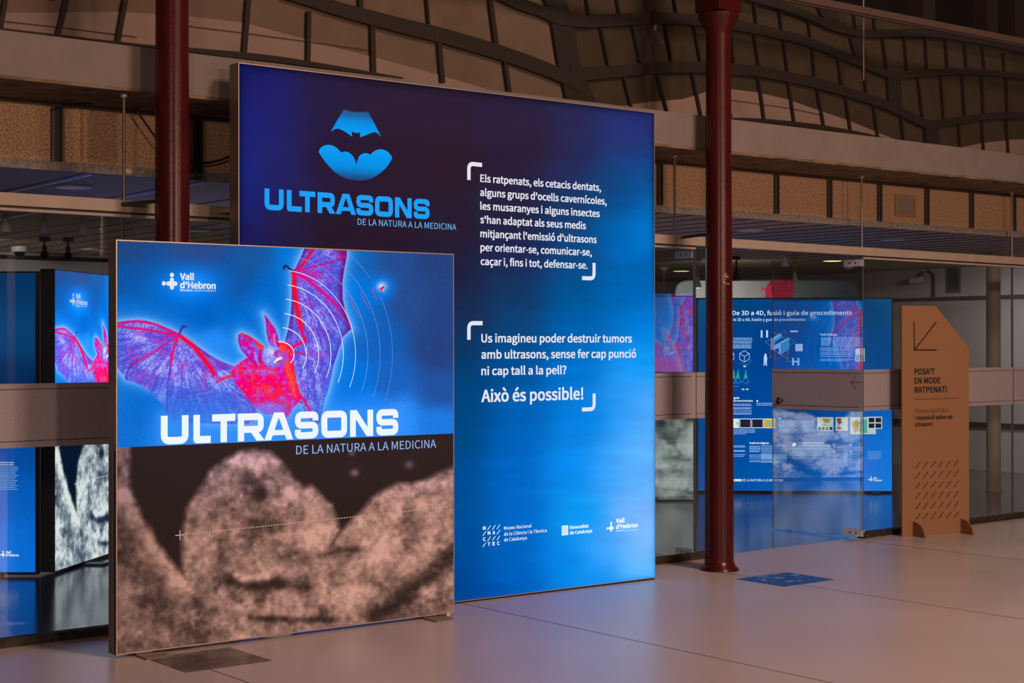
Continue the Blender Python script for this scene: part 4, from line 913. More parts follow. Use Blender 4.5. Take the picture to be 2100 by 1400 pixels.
filled([BF.at(*p) for p in Zq([(820, 367), (870, 380), (910, 386), (945, 385), (993, 381), (1040, 465), (1087, 560), (1062, 535), (1040, 527), (985, 547), (940, 565), (937, 545), (941, 527), (925, 535), (905, 533), (890, 531), (876, 520), (878, 540), (880, 560), (830, 525), (785, 503), (755, 507), (727, 525), (770, 450)])], YT, 'bat_mark', g_up)
filled([BF.at(*p) for p in Zq([(640, 672), (648, 650), (660, 635), (690, 621), (720, 620), (745, 626), (770, 642), (790, 660), (803, 676), (818, 669), (835, 668), (852, 672), (870, 684), (890, 705), (903, 735), (910, 763), (917, 735), (930, 705), (940, 692), (955, 683), (970, 679), (985, 679), (1000, 684), (1012, 690), (1022, 678), (1035, 668), (1052, 658), (1070, 652), (1088, 651), (1105, 654), (1122, 661), (1140, 672), (1155, 690), (1168, 712), (1155, 740), (1140, 765), (1117, 792), (1090, 815), (1060, 838), (1030, 855), (995, 868), (960, 875), (920, 877), (880, 872), (840, 862), (800, 845), (768, 824), (740, 800), (714, 772), (690, 745), (664, 708)])], YT, 'sonogram_mark', g_dn)
ft = MB()
for r_, (row, by) in enumerate([('M///', 1086.2), ('/NA/', 1097.2), ('C///', 1109), ('/TEC', 1120)]):
    for c_, ch in enumerate(row):
        cx = (992.6, 1002.2, 1012, 1021.4)[c_]; yy = by-(c_*0.9)
        if ch == '/': lines_px(ft, BF, [(cx-3.0, yy+1), (cx+3.2, yy-8.2)], 1.6, YT)
        else: text(ft, BF, ch, (cx-2.8, yy), cx+2.8, 7.3, YT, 0.03)
for s_, x0, y0, x1 in [('Museu Nacional', 1033, 1086, 1089.3), ('de la Ciència i la Tècnica', 1033, 1098.4, 1120.6), ('de Catalunya', 1033, 1110, 1079.8)]: text(ft, BF, s_, (x0, y0), x1, 6.9, YT, 0.008)
for s_, x0, y0, x1 in [('Generalitat', 1167.7, 1084.7, 1206.4), ('de Catalunya', 1167.7, 1095.6, 1213.7)]: text(ft, BF, s_, (x0, y0), x1, 6.9, YT, 0.03)
for k in range(5): poly_px(ft, BF, [(1151.5+k*2.75, 1078.2-k*.25), (1153.6+k*2.75, 1078-k*.25), (1153.6+k*2.75, 1097-k*.3), (1151.5+k*2.75, 1097.3-k*.3)], YT)
lines_px(ft, BF, [(1151.5, 1078.2), (1164.7, 1077)], 1.2, YT-2e-4); lines_px(ft, BF, [(1151.5, 1097.2), (1164.7, 1095.7)], 1.2, YT-2e-4)
hospital_logo(ft, BF, 1252.7, 1082.4, 7.2, YT); text(ft, BF, 'Vall', (1262.4, 1072.5), 1280.6, 9.2, YT, 0.045); text(ft, BF, 'd’Hebron', (1262.5, 1084.6), 1307.7, 9.2, YT, 0.045)
text(ft, BF, 'Barcelona', (1262.7, 1089.4), 1278, 2.6, YT, 0.03); text(ft, BF, 'Campus Hospitalari', (1279, 1089.2), 1307.5, 2.6, YT, 0.0)
ft.build('partner_marks', M['e_white'], bp_)

# ------------------------------------------------------------------ panels inside the gallery
def copy_art(t, objs):
    for o in objs:
        c = o.copy(); COL.objects.link(c); c.parent = t
# the bat panel seen through the glass at the left
BAL = (4.055, 10.173); BAA = math.radians(44.2)
b2 = thing('lightbox_panel', 'lit bat panel standing inside the gallery, turned away behind the left glass', 'lightbox', (BAL[0], BAL[1], 0), BAA)
lightbox_frame(b2, SW, SZ0, SZ0+SW, 0.10, 0.02, M['box_side'], None)
copy_art(b2, [up, title_obj, sub_obj, logo_obj, arc1, arc2, echo, leg_o])
for c in b2.children:
    if c.data == up.data:
        c.material_slots[0].link = 'OBJECT'; c.material_slots[0].material = M['p_upper_bright']
paint_grid('scan_print', M['p_scan'], b2, 0.006, SW-0.006, ZBt, ZS, -0.0006, 300, 170, lit_scan)
mk = scan_marks.copy(); COL.objects.link(mk); mk.parent = b2; mk.data = scan_marks.data.copy(); mk.data.materials[0] = M['e_white']
fo = MB(); fo.box(0.45, 0.55, -0.15, 0.2, 0.0, 0.012); fo.build('foot_plate', M['box_side'], b2)
# blue text panel at the far left
ANG_A = math.radians(-38.3); ux = (math.cos(ANG_A), math.sin(ANG_A)); AL = (3.931-2.0*ux[0], 10.157-2.0*ux[1]); AF = Frame((AL[0], AL[1], 0), ANG_A)
ba = thing('lightbox_panel', 'blue lit text panel at the far left of the gallery, cut by the photo edge', 'lightbox', (AL[0], AL[1], 0), ANG_A)
lightbox_frame(ba, 2.0, 0.012, 2.0, 0.06, 0.014, M['box_side'], None)
def paint_a(U, Z_):
    P = project(AF.world(np.stack([U, np.zeros_like(U), Z_], -1))); px, py = P[..., 0], P[..., 1]
    c = scatter(px, py, [(0, 570, (0, 52, 100)), (70, 570, (0, 56, 108)), (0, 680, (6, 74, 128)), (60, 680, (4, 70, 122)), (0, 780, (0, 44, 92)), (70, 790, (0, 40, 90)), (0, 930, (0, 84, 176)), (70, 930, (0, 80, 170)), (0, 1020, (0, 106, 214)), (70, 1020, (0, 100, 206)), (0, 1100, (10, 124, 240)), (70, 1100, (0, 116, 228)), (0, 1160, (20, 132, 244)), (70, 1170, (0, 120, 235)), (-200, 900, (0, 80, 160))], 3, 30)
    return c*(1+0.1*(fbm(px, py, 5, 33, 3)-.5))[..., None]
paint_grid('lit_print', M['p_big'], ba, 0.014, 1.986, 0.03, 1.986, -0.0006, 80, 80, paint_a)
at_ = MB(); text(at_, AF, 'delfines no tienen', (1, 949.3), 29, 3.0, YT, 0.012); text(at_, AF, 'sentido del olfato?', (0, 954), 29, 3.0, YT, 0.012)
hospital_logo(at_, AF, 6.5, 1137, 4.6, YT); text(at_, AF, 'Vall', (12, 1134.5), 23, 5.2, YT, 0.04); text(at_, AF, 'd’Hebron', (12, 1140.5), 39, 5.2, YT, 0.04)
at_.build('lettering', M['e_white'], ba)
aw_ = MB(); words(aw_, AF, -180, 38, [958, 961.5, 965, 968.5, 972, 975.5, 979, 982.5, 986, 989.5, 993, 996.5, 1000, 1003.5, 1007], 1.3, YT, 0.2, 4); aw_.build('small_print', M['e_micro'], ba)
MB().box(1.55, 1.75, -0.14, 0.1, 0.0, 0.012).build('foot_plate', M['box_side'], ba)

# the big blue panel seen through the open door
ANG_C = math.radians(-40.1); uc = (math.cos(ANG_C), math.sin(ANG_C)); CL = (13.051-2.0*uc[0], 10.491-2.0*uc[1]); CF = Frame((CL[0], CL[1], 0), ANG_C)
bc = thing('lightbox_panel', 'blue lit panel with diagrams and pictures, seen through the open glass doorway', 'lightbox', (CL[0], CL[1], 0), ANG_C)
lightbox_frame(bc, 2.0, 0.02, 2.0, 0.08, 0.014, M['box_side'], None)
MB().box(0.02, 1.98, 0.01, 0.07, 0.0, 0.02).build('plinth', M['black'], bc)
def paint_c(U, Z_):
    P = project(CF.world(np.stack([U, np.zeros_like(U), Z_], -1))); px, py = P[..., 0], P[..., 1]
    c = scatter(px, py, [(1440, 620, (0, 84, 138)), (1520, 620, (0, 66, 124)), (1640, 620, (0, 62, 120)), (1760, 620, (0, 66, 122)), (1820, 620, (0, 82, 136)), (1500, 720, (0, 64, 138)), (1600, 720, (0, 60, 132)), (1700, 720, (0, 66, 142)), (1815, 720, (0, 80, 150)), (1500, 820, (0, 66, 146)), (1640, 820, (0, 68, 150)), (1760, 820, (0, 92, 186)), (1820, 840, (0, 112, 212)),
                         (1500, 920, (0, 74, 156)), (1600, 920, (0, 76, 160)), (1700, 920, (0, 96, 190)), (1800, 900, (6, 124, 236)), (1820, 920, (0, 140, 250)), (1500, 1000, (0, 82, 162)), (1600, 1000, (0, 88, 176)), (1700, 1000, (0, 110, 214)), (1790, 990, (46, 136, 250)), (1822, 1000, (0, 150, 255)), (1440, 900, (0, 84, 160)), (1780, 950, (50, 130, 248))], 3, 26)
    return c
paint_grid('lit_print', M['p_big'], bc, 0.014, 1.986, 0.022, 1.986, -0.0006, 90, 90, paint_c)
ct = MB()
text(ct, CF, 'De 3D a 4D, fusió i guia de procediments', (1501.8, 646), 1747, 8.8, YT, 0.008); text(ct, CF, 'De 3D a 4D, fusión y guia de procedimientos', (1501.5, 658), 1652, 5.6, YT, 0.0)
text(ct, CF, 'Fusió d’imatges', (1681.7, 688), 1716.7, 4.6, YT, 0.012); text(ct, CF, 'Fusión de imágenes', (1537, 910), 1577, 4.0, YT, 0.02); text(ct, CF, 'a guia', (1500, 817.5), 1516, 4.0, YT, 0.03); text(ct, CF, 'intervencionistes', (1500, 823.5), 1544, 4.2, YT, 0.012)
text(ct, CF, 'La ecografía como guía de', (1636.5, 909.5), 1689, 3.8, YT, 0.01); text(ct, CF, 'procedimientos intervencionistas', (1636.5, 914.8), 1703, 3.8, YT, 0.01)
text(ct, CF, 'ULTRASONS', (1479, 986.7), 1520.5, 5.0, YT, 0.05); text(ct, CF, 'DE LA NATURA A LA MEDICINA', (1522, 986.7), 1606, 5.0, YT, 0.0); text(ct, CF, '4D', (1524, 752.6), 1530, 3.2, YT, 0.03); text(ct, CF, '3D - 4D', (1521, 799.5), 1535, 3.2, YT, 0.03)
hospital_logo(ct, CF, 1786.4, 983, 3.6, YT); text(ct, CF, 'Vall', (1791, 982), 1798, 4, YT, 0.04); text(ct, CF, 'd’Hebron', (1791, 986.6), 1808.5, 4, YT, 0.04)
for cx, cy, r_ in ((1553, 822, 1.9), (1599, 858, 1.9), (1710, 912, 1.6), (1744.5, 912, 1.6), (1710, 925.5, 1.6), (1744.5, 925.5, 1.6)):
    c0 = CF.at(cx, cy); disc(ct, c0, r_*16.3/F, r_*16.3/F, YT, 12)
poly_px(ct, CF, [(1624, 912), (1627, 907.5), (1631, 907.5), (1633, 911), (1632, 914), (1628, 915.5), (1625, 914)], YT)
ct.build('lettering', M['e_white'], bc)
cw = MB()
words(cw, CF, 1492, 1543, [694, 697.3, 701, 704, 708, 711, 714], 1.7, YT, .3, 11); words(cw, CF, 1708, 1771, [692.5, 695.5, 698.5, 701.5, 704.5, 707.5, 710.5], 1.6, YT, .1, 12); words(cw, CF, 1682, 1752, [714, 717, 720, 724, 727, 731, 737, 740], 1.5, YT, .4, 13)
words(cw, CF, 1684, 1704, [694.5, 698, 701.5, 705, 708.5], 2.2, YT, .4, 14); words(cw, CF, 1500, 1543, [829, 832, 836.5, 839, 843, 847, 849.5], 1.5, YT, .5, 15); words(cw, CF, 1551, 1588, [827.5, 831], 1.6, YT, .2, 16)
words(cw, CF, 1500, 1550, [881, 884, 887, 890], 1.3, YT, .4, 17); words(cw, CF, 1597, 1671, [864, 867, 870, 873, 876, 880, 883, 886], 1.5, YT, .3, 18); words(cw, CF, 1561, 1614, [914, 917, 920, 923, 926, 929, 932, 935, 938, 941, 944, 948], 1.2, YT, .1, 19)
words(cw, CF, 1537, 1560, [916, 919.5, 923, 926.5], 1.8, YT, .3, 20); words(cw, CF, 1537, 1614, [933, 936, 939.5, 944, 947], 1.2, YT, .4, 21); words(cw, CF, 1500, 1529, [914.5, 917, 924, 926, 932.5, 936], 1.4, YT, .2, 22); words(cw, CF, 1624, 1705, [919, 922, 927, 931, 935, 940], 1.4, YT, .4, 23)
for a_, b_, s_ in ((1709, 1738, 24), (1744, 1772, 25)): words(cw, CF, a_, b_, [917, 930, 933, 936, 939, 942, 945, 948], 1.1, YT, .3, s_)
words(cw, CF, 1779, 1808, [926, 929, 932, 935, 938, 941], 1.1, YT, .2, 26); words(cw, CF, 1677, 1702, [888, 890.5, 893], 1.1, YT, .4, 27); words(cw, CF, 1714, 1740, [888, 891, 894, 897], 1.1, YT, .4, 28)
cw.build('small_print', M['e_micro'], bc)
def cube_lines(mb, cx, cy, r_):
    h = [(cx+r_*math.cos(math.radians(90+60*k)), cy-r_*math.sin(math.radians(90+60*k))) for k in range(6)]
    for k in range(6): lines_px(mb, CF, [h[k], h[(k+1) % 6]], 1.1, YT)
    for k in (1, 3, 5): lines_px(mb, CF, [(cx, cy), h[k]], 1.1, YT)
dg_ = MB(); cube_lines(dg_, 1526.6, 730.5, 11.5); cube_lines(dg_, 1495, 730.5, 11.5)
for q in [(1560, 677, 1563.7, 692), (1571, 677, 1575, 692), (1620.7, 677.5, 1636, 681), (1631, 705, 1646, 720)]: rect_px(dg_, CF, q[0], q[1], q[2], q[3], YT)
for q in [(1624.3, 733.8, 1628, 749), (1635.5, 733.8, 1639, 749), (1628, 739.6, 1635.5, 742.6)]: rect_px(dg_, CF, q[0], q[1], q[2], q[3], YT)
poly_px(dg_, CF, [(1568, 726), (1570, 724), (1572, 726), (1572, 729), (1573.5, 735), (1572.5, 742), (1573, 750), (1570.5, 750), (1569.5, 742), (1567.5, 750), (1565.5, 750), (1566.5, 740), (1566, 733)], YT)
dg_.build('diagrams', emit('backlit_pale_diagram', S(176, 206, 255)), bc)
d3 = MB()
for pts in ([(1582, 693.5), (1599, 684), (1604, 686.5), (1587, 697)], [(1582, 693.5), (1588, 697), (1588, 719), (1582, 716)], [(1597, 703), (1616, 692.5), (1619, 694.5), (1600.5, 705)], [(1597, 703), (1601, 705), (1601, 727.5), (1597, 725)], [(1588, 708), (1597, 703), (1597, 713), (1588, 717)]): poly_px(d3, CF, pts, YT)
d3.build('block_diagram_light', emit('backlit_block_light', S(130, 190, 250)), bc)
d4 = MB()
for pts in ([(1587, 697), (1604, 687), (1604, 692), (1588, 702)], [(1601, 705), (1619, 694.5), (1619, 716), (1601, 727.5)]): poly_px(d4, CF, pts, YT)
for pts in ([(1569, 701), (1590, 690)], [(1569, 701), (1582, 709)], [(1631, 701), (1613, 690)], [(1631, 701), (1619, 708)]): lines_px(d4, CF, pts, .8, YT)
d4.build('block_diagram', M['e_cyan'], bc)
d5 = MB()
for pts in ([(1580, 692), (1580, 733), (1612, 716)], [(1589, 697), (1589, 738), (1620, 722)], [(1593, 686), (1611, 678), (1611, 690)]): lines_px(d5, CF, pts, .8, YT)
d5.build('red_outline', emit('backlit_dull_red', S(150, 60, 110)), bc)
d6 = MB()
for pts in ([(1585, 700), (1585, 680), (1616, 697)], [(1588, 719), (1616, 735), (1616, 716)], [(1614, 733), (1614, 741), (1624, 741)]): lines_px(d6, CF, pts, .8, YT)
d6.build('olive_outline', emit('backlit_olive', S(130, 150, 70)), bc)
gc = MB(); bl = MB()
for cx in (1504, 1513, 1529):
    poly_px(gc, CF, [(cx, 758), (cx+1.3, 758), (cx+2, 766), (cx+3.6, 772), (cx+3.2, 776), (cx-3.2, 776), (cx-3.6, 772), (cx-1.6, 766)], YT)
    lines_px(bl, CF, [(cx-3, 776), (cx-7, 783), (cx, 786), (cx+7, 783), (cx+3, 776)], .8, YT)
gc.build('green_probes', M['e_green'], bc); lines_px(bl, CF, [(1499, 792), (1514, 792)], 1, YT); lines_px(bl, CF, [(1520, 742), (1525, 747.5), (1534, 747.5), (1541, 737)], .8, YT); bl.build('scan_cones', M['e_cyan'], bc)
ph = MB(); pd = MB(); po = MB(); pr_ = MB(); pt_ = MB()
for q in [(1500, 858, 1516, 877.5), (1517, 858, 1540, 877.5), (1541.6, 858, 1565, 877.5), (1566, 858, 1589.5, 877.5), (1676, 855, 1709, 883.5), (1713.5, 855, 1738.5, 883), (1743.5, 855, 1779, 890), (1779, 854, 1809, 879), (1779, 879, 1796, 890), (1754, 714, 1773, 741), (1586.5, 765, 1592, 801)]: rect_px(ph, CF, q[0], q[1], q[2], q[3], YT)
for q in [(1518, 859.5, 1539, 876), (1542.5, 859.5, 1564, 876), (1781.5, 856.5, 1793, 865.5), (1795.5, 856.5, 1807, 865.5), (1781.5, 868, 1793, 877), (1795.5, 868, 1807, 877)]+[(1677.5+7.8*k, 875, 1683.5+7.8*k, 882) for k in range(4)]: rect_px(pd, CF, q[0], q[1], q[2], q[3], YT-4e-4)
for pts in ([(1567, 860), (1588, 859.5), (1588.5, 876), (1567, 876)], [(1686, 857), (1704, 859), (1698, 867), (1690, 866)], [(1746, 866), (1757, 860), (1763, 866), (1760, 884), (1752, 888)]): poly_px(po, CF, pts, YT-4e-4)
for pts in ([(1715, 858), (1724, 857), (1727, 866), (1720, 872)], [(1716, 876), (1722, 873), (1728, 880), (1718, 881)]): poly_px(pr_, CF, pts, YT-4e-4)
for pts in ([(1509, 864), (1514, 866), (1515, 875), (1512, 870)], [(1682, 872), (1690, 869), (1698, 873)], [(1764, 862), (1778, 858), (1778, 888), (1762, 886)], [(1755, 727), (1772, 727), (1772, 740), (1755, 740)], [(1573, 868), (1580, 866), (1583, 871), (1576, 873)]): poly_px(pt_, CF, pts, YT-5e-4)
ph.build('pictures', emit('backlit_picture_white', S(215, 228, 222)), bc); pd.build('dark_scans', M['e_dark'], bc); po.build('ochre_pictures', M['e_ochre'], bc); pr_.build('red_pictures', emit('backlit_rust', S(170, 70, 70)), bc); pt_.build('teal_pictures', emit('backlit_teal', S(90, 190, 180)), bc)
MB().box(1.76, 1.86, -0.12, 0.1, 0.0, 0.014).build('foot_plate', M['box_side'], bc)
# bat panel seen through the pane at the right edge of the large text panel
ANG_D = math.radians(-31.0); ud = (math.cos(ANG_D), math.sin(ANG_D)); DW = 1.18; DL = (11.0-DW*ud[0], 11.27-DW*ud[1]); DF = Frame((DL[0], DL[1], 0), ANG_D)
bd_ = thing('lightbox_panel', 'lit bat panel glimpsed between the large text panel and the right red column', 'lightbox', (DL[0], DL[1], 0), ANG_D)
lightbox_frame(bd_, DW, 0.012, 2.0, 0.08, 0.014, M['box_side'], None)
def d_up(U, Z_):
    P = project(SF.world(np.stack([U-0.06, np.zeros_like(U), Z_], -1))); return 0.75*paint_upper(P[..., 0], P[..., 1])+np.array((30, 20, 25.0))
def d_lo(U, Z_):
    P = project(SF.world(np.stack([U-0.06, np.zeros_like(U), Z_], -1))); g, d = paint_scan(P[..., 0], P[..., 1]); return np.stack([60+130*g, 66+126*g, 66+110*g], -1)
paint_grid('lit_print', M['p_upper'], bd_, 0.014, DW-0.014, 1.0, 1.986, -0.0006, 120, 100, d_up); paint_grid('scan_print', M['p_scan'], bd_, 0.014, DW-0.014, 0.03, 1.0, -0.0006, 100, 90, d_lo)

# rounded board with a bat wing behind the blue panel
MF_A = math.radians(-37.75); mc = onZ(1762, 700, 1.5)
MD = 18.2; c0 = CAM+ray(1384, 700)*MD; c1 = CAM+ray(1758, 700)*MD
MA = math.atan2(c1[1]-c0[1], c1[0]-c0[0]); MW = float(np.hypot(c1[0]-c0[0], c1[1]-c0[1])); MF = Frame((c0[0], c0[1], 0), MA)
mt_ = MF.at(1500, 574)[1]
mu = thing('printed_board', 'tall rounded board with a pink bat wing behind the blue diagram panel', 'board', (float(c0[0]), float(c0[1]), 0), MA)
out = fillet([(0, 0.0), (MW, 0.0), (MW, mt_), (0, mt_)], 0.16, True, 8)
MB().slab(out, 0.0, 0.05).build('board', M['box_side'], mu)
def paint_m(U, Z_):
    t = U/MW; c = mixc(np.zeros(U.shape+(3,))+np.array((196, 200, 204.0)), (70, 92, 122), sm(t, 0.45, 0.95)); return c
wing = MB()
in_ = fillet([(0.012, 0.3), (MW-0.012, 0.3), (MW-0.012, mt_-0.012), (0.012, mt_-0.012)], 0.15, True, 8)
me_p = MB().flat(in_, -0.002)
mm = mat('grey_blue_falloff_print', (0.5, 0.55, 0.6, 1), 0.7); nt = mm.node_tree; tc = nt.nodes.new('ShaderNodeTexCoord'); sx = nt.nodes.new('ShaderNodeSeparateXYZ'); rp = nt.nodes.new('ShaderNodeValToRGB')
rp.color_ramp.elements[0].position = 0.35; rp.color_ramp.elements[0].color = S(158, 166, 172); rp.color_ramp.elements[1].position = 0.95; rp.color_ramp.elements[1].color = S(62, 84, 112)  # fade to the right puts the spotlight falloff into the colour
nt.links.new(tc.outputs['Generated'], sx.inputs[0]); nt.links.new(sx.outputs['X'], rp.inputs[0]); nt.links.new(rp.outputs[0], nt.nodes['Principled BSDF'].inputs['Base Color'])
me_p.build('print', mm, mu)
wing.flat([MF.at(*p) for p in [(1582, 574), (1627, 574), (1628, 592), (1624, 612), (1569, 612), (1570, 594)]], -0.004); wing.flat([MF.at(*p) for p in [(1560, 589), (1570, 592), (1570, 596), (1562, 593)]], -0.004); wing.flat([MF.at(*p) for p in [(1671, 606), (1676, 604), (1677, 612), (1671, 612)]], -0.004)
wing.build('wing_print', mat('pink_print', S(205, 40, 95), 0.7, noise=(14, 0.4, 4)), mu)
wl2 = MB()
for pts in ([(1573, 612), (1590, 590), (1612, 574)], [(1571, 596), (1600, 604), (1626, 612)], [(1582, 574), (1570, 594)]): stroke(wl2, [MF.at(*p) for p in pts], 0.012, -0.0055)
wl2.build('wing_bones', mat('red_print', S(200, 20, 50), 0.7), mu)

# ------------------------------------------------------------------ cardboard sign
CAL = onZ(1850.5, 1100.5, 0); CAR = onZ(1988, 1092, 0); CAA = math.atan2(CAR[1]-CAL[1], CAR[0]-CAL[0]); KF = Frame((CAL[0], CAL[1], 0), CAA)
ks = thing('cardboard_sign', 'tall brown cardboard sign with black arrow and cut corner beside the glass', 'sign', (float(CAL[0]), float(CAL[1]), 0), CAA)
kw = KF.at(1987.5, 1000)[0]; kz = KF.at(1880, 626.8)[1]; kc = KF.at(1919.5, 627)[0]; kd = KF.at(1987.2, 713)[1]
MB().slab([(0, 0), (kw, 0), (kw, kd), (kc, kz), (0, kz)], 0.0, 0.014).build('board', M['card'], ks)
eg = MB(); eg.box(-0.0012, 0.0, 0.0, 0.014, 0, kz); eg.build('raw_edge', M['card_edge'], ks)
kg = MB(); ky = -0.0012
for pts in ([(1874.5, 659), (1875, 718)], [(1875, 717.5), (1921, 717.5)], [(1875.5, 717), (1920, 660)]): stroke(kg, [KF.at(*p) for p in pts], 0.0105, ky)
stroke(kg, [KF.at(1875.5, 818.8), KF.at(1964, 816.2)], 0.0035, ky)
for s_, x0, y0, x1 in [('POSA’T', 1875, 768, 1917), ('EN MODE', 1875.2, 786.6, 1928.4), ('RATPENAT!', 1875.6, 805.4, 1941.6)]: text(kg, KF, s_, (x0, y0), x1, 12.6, ky, 0.028)
text(kg, KF, 'I fes un cop d’ull a', (1876, 846.4), 1943, 8.4, ky, 0.0); text(kg, KF, 'l’', (1876, 860.5), 1879.5, 8.4, ky, 0.0); text(kg, KF, 'exposició sobre els', (1880.2, 860.3), 1953.5, 8.4, ky, 0.032); text(kg, KF, 'ultrasons', (1876.2, 874), 1911, 8.4, ky, 0.032); text(kg, KF, '!', (1912.6, 873.8), 1914, 8.4, ky, 0.0)
for r_ in range(6):
    for c_ in range(6):
        x0 = 1877.0+c_*15.7+0.12*r_; y0 = 960.2+r_*20.9-c_*(0.75-0.05*r_)
        stroke(kg, [KF.at(x0, y0), KF.at(x0+10, y0-13.4)], 0.0065, ky)
kg.build('printed_graphics', M['ink'], ks)
for (px_, py_) in ((1872, 1100), (1970, 1092.5)):
    u_ = KF.at(px_, py_)[0]; mb = MB(); R_ = 0.115
    prof = [(-0.145, 0.0)]+[(-0.145+0.0+R_*(1-math.cos(math.radians(a))) if False else -0.012-0.133*math.cos(math.radians(a)), R_*math.sin(math.radians(a))) for a in range(0, 91, 10)]+[(0.03, R_), (0.12, 0.09), (0.12, 0.0)]
    n = len(prof); th = 0.012
    mb.add([(u_, p[0], p[1]) for p in prof]+[(u_+th, p[0], p[1]) for p in prof], [tuple(range(n)), tuple(range(2*n-1, n-1, -1))]+[(i, (i+1) % n, (i+1) % n+n, i+n) for i in range(n)])
    mb.build('foot', M['card_edge'], ks)

# ------------------------------------------------------------------ floor stickers
def sticker(x0, x1, y0, y1, name, label, fn, extra):
    me = MB().add([(x0, y0, 0.0016), (x1, y0, 0.0016), (x1, y1, 0.0016), (x0, y1, 0.0016)], [(0, 1, 2, 3)])
    nu = 60; us = np.linspace(x0, x1, nu+1); vs2 = np.linspace(y0, y1, nu+1); A_, B_ = np.meshgrid(us, vs2)
    V = np.stack([A_, B_, np.full_like(A_, 0.0016)], -1).reshape(-1, 3); i = np.arange(nu*nu); a = (i//nu)*(nu+1)+i % nu
    m = bpy.data.meshes.new(name); m.from_pydata(V.tolist(), [], np.stack([a, a+1, a+nu+2, a+nu+1], -1).tolist()); c = lin_np(fn((A_-x0)/(x1-x0), (B_-y0)/(y1-y0)))
    at = m.attributes.new('Print', 'FLOAT_COLOR', 'POINT'); at.data.foreach_set('color', np.concatenate([c, np.ones(c.shape[:2]+(1,))], -1).reshape(-1).astype(np.float32)); m.materials.append(M['p_sticker'])
    o = bpy.data.objects.new(name, m); COL.objects.link(o); tag(o, label, 'sticker'); return o
def st_grey(u, v): n = fbm(u*100, v*100, 30, 401, 4); d = fbm(u*100, v*100, 12, 405, 3); g = 60+110*(n-.35)+40*(d-.5); return np.stack([g+10, g+2, g], -1)
def st_blue(u, v):
    c = np.zeros(u.shape+(3,))+np.array((10, 50, 110.0)); c *= (0.8+0.5*fbm(u*60, v*60, 14, 411, 3))[..., None]
    for a, b, w, h, col in [(.55, .62, .06, .03, (200, 150, 110)), (.50, .66, .05, .05, (190, 190, 200)), (.4, .3, .10, .05, (190, 150, 120)), (.55, .25, .06, .05, (170, 110, 90)), (.9, .72, .07, .06, (120, 210, 220)), (.35, .75, .18, .025, (120, 140, 180)), (.7, .75, .2, .03, (80, 110, 170)), (.2, .62, .04, .05, (200, 205, 215)), (.45, .92, .12, .02, (210, 215, 225)), (.72, .93, .08, .02, (150, 190, 220)), (.75, .5, .1, .03, (90, 130, 190)), (.3, .5, .12, .02, (90, 120, 180))]:
        c = mixc(c, col, np.exp(-((u-a)/w)**4-((v-b)/h)**4))
    return c
sticker(3.31, 3.762, 6.737, 7.165, 'floor_sticker', 'grey scan sticker on the floor in front of the smaller bat panel', st_grey, None)
sticker(7.44, 7.925, 6.838, 7.252, 'floor_sticker', 'dark blue picture sticker on the floor right of the right red column', st_blue, None)

# ------------------------------------------------------------------ gallery ceiling fittings
def downlight(px, py, r_, label, m_lens):
    c = onZ(px, py, CEIL); t = thing('downlight', label, 'downlight', (float(c[0]), float(c[1]), CEIL), 0, 'round downlights in the gallery ceiling')
    MB().lathe([(r_*0.86, -0.001), (r_*0.9, -0.012), (r_, -0.010), (r_, 0.0)], (0, 0, 0), 32).build('trim_ring', M['steel_plate'], t, True)
    MB().lathe([(0.001, -0.0135), (r_*0.86, -0.0135), (r_*0.87, -0.001)], (0, 0, 0), 32).build('lens', m_lens, t)
downlight(150, 381, 0.115, 'large unlit round downlight above the left glass, left of the left column', M['lens'])
downlight(402, 471, 0.115, 'unlit round downlight between the left column and the large text panel', M['lens'])
downlight(188, 510, 0.11, 'unlit round downlight above the lit bat panel at the left', M['lens'])
downlight(1537, 470, 0.12, 'unlit round downlight just right of the right red column', M['lens'])
downlight(1834, 490, 0.12, 'unlit round downlight above the cardboard sign', M['lens'])
downlight(1397, 554, 0.115, 'glowing yellow downlight left of the right red column', M['e_lamp'])
downlight(1707, 533, 0.115, 'glowing yellow downlight above the open glass door', M['e_lamp'])
def spot(px, yb, label, m, scale=0.82, hang=0.0):
    k = scale; zb = CEIL-hang-0.235*k; c = onZ(px, yb, zb)
    t = thing('track_spotlight', label, 'spotlight', (float(c[0]), float(c[1]), CEIL), 0, 'track spotlights under the gallery ceiling')
    MB().box(-0.055*k, 0.055*k, -0.018*k, 0.018*k, -0.045*k, 0).build('adapter', m, t)
    MB().tube([(0, 0, -0.045*k), (0, 0, -hang-0.10*k)], 0.011*k, 10).build('stem', m, t, True)
    MB().lathe([(r_, z_*k-hang) for r_, z_ in ((0.02*k, -0.095), (0.026*k, -0.10), (0.026*k, -0.155), (0.034*k, -0.165), (0.046*k, -0.20), (0.048*k, -0.235), (0.040*k, -0.235), (0.034*k, -0.21))], (0, 0, 0), 20).build('head', m, t, True)
    return t
spot(11, 476, 'pale grey track spotlight at the far left edge, under the rail', M['lamp_grey']); spot(91, 480, 'pale grey track spotlight above the dark one at left', M['lamp_grey']); spot(170, 482, 'pale grey track spotlight under the rail, left of the left column', M['lamp_grey'])
spot(91, 531, 'dark track spotlight right of the dome camera', M['black']); spot(139.5, 532, 'dark track spotlight above the lit bat panel at left', M['black'])
spot(1609, 546, 'pale grey track spotlight above the doorway', M['lamp_grey']); spot(1739, 551, 'pale grey track spotlight behind the door top fitting', M['lamp_grey']); spot(1510, 575, 'dark track spotlight beside the right red column', M['black'], 0.8, 0.07)
spot(1362, 593, 'cream track spotlight next to the large text panel', M['lamp_yellow'], 0.9, 0.06); spot(1630, 580, 'cream track spotlight over the pink wing board', M['lamp_yellow'], 0.8, 0.10)
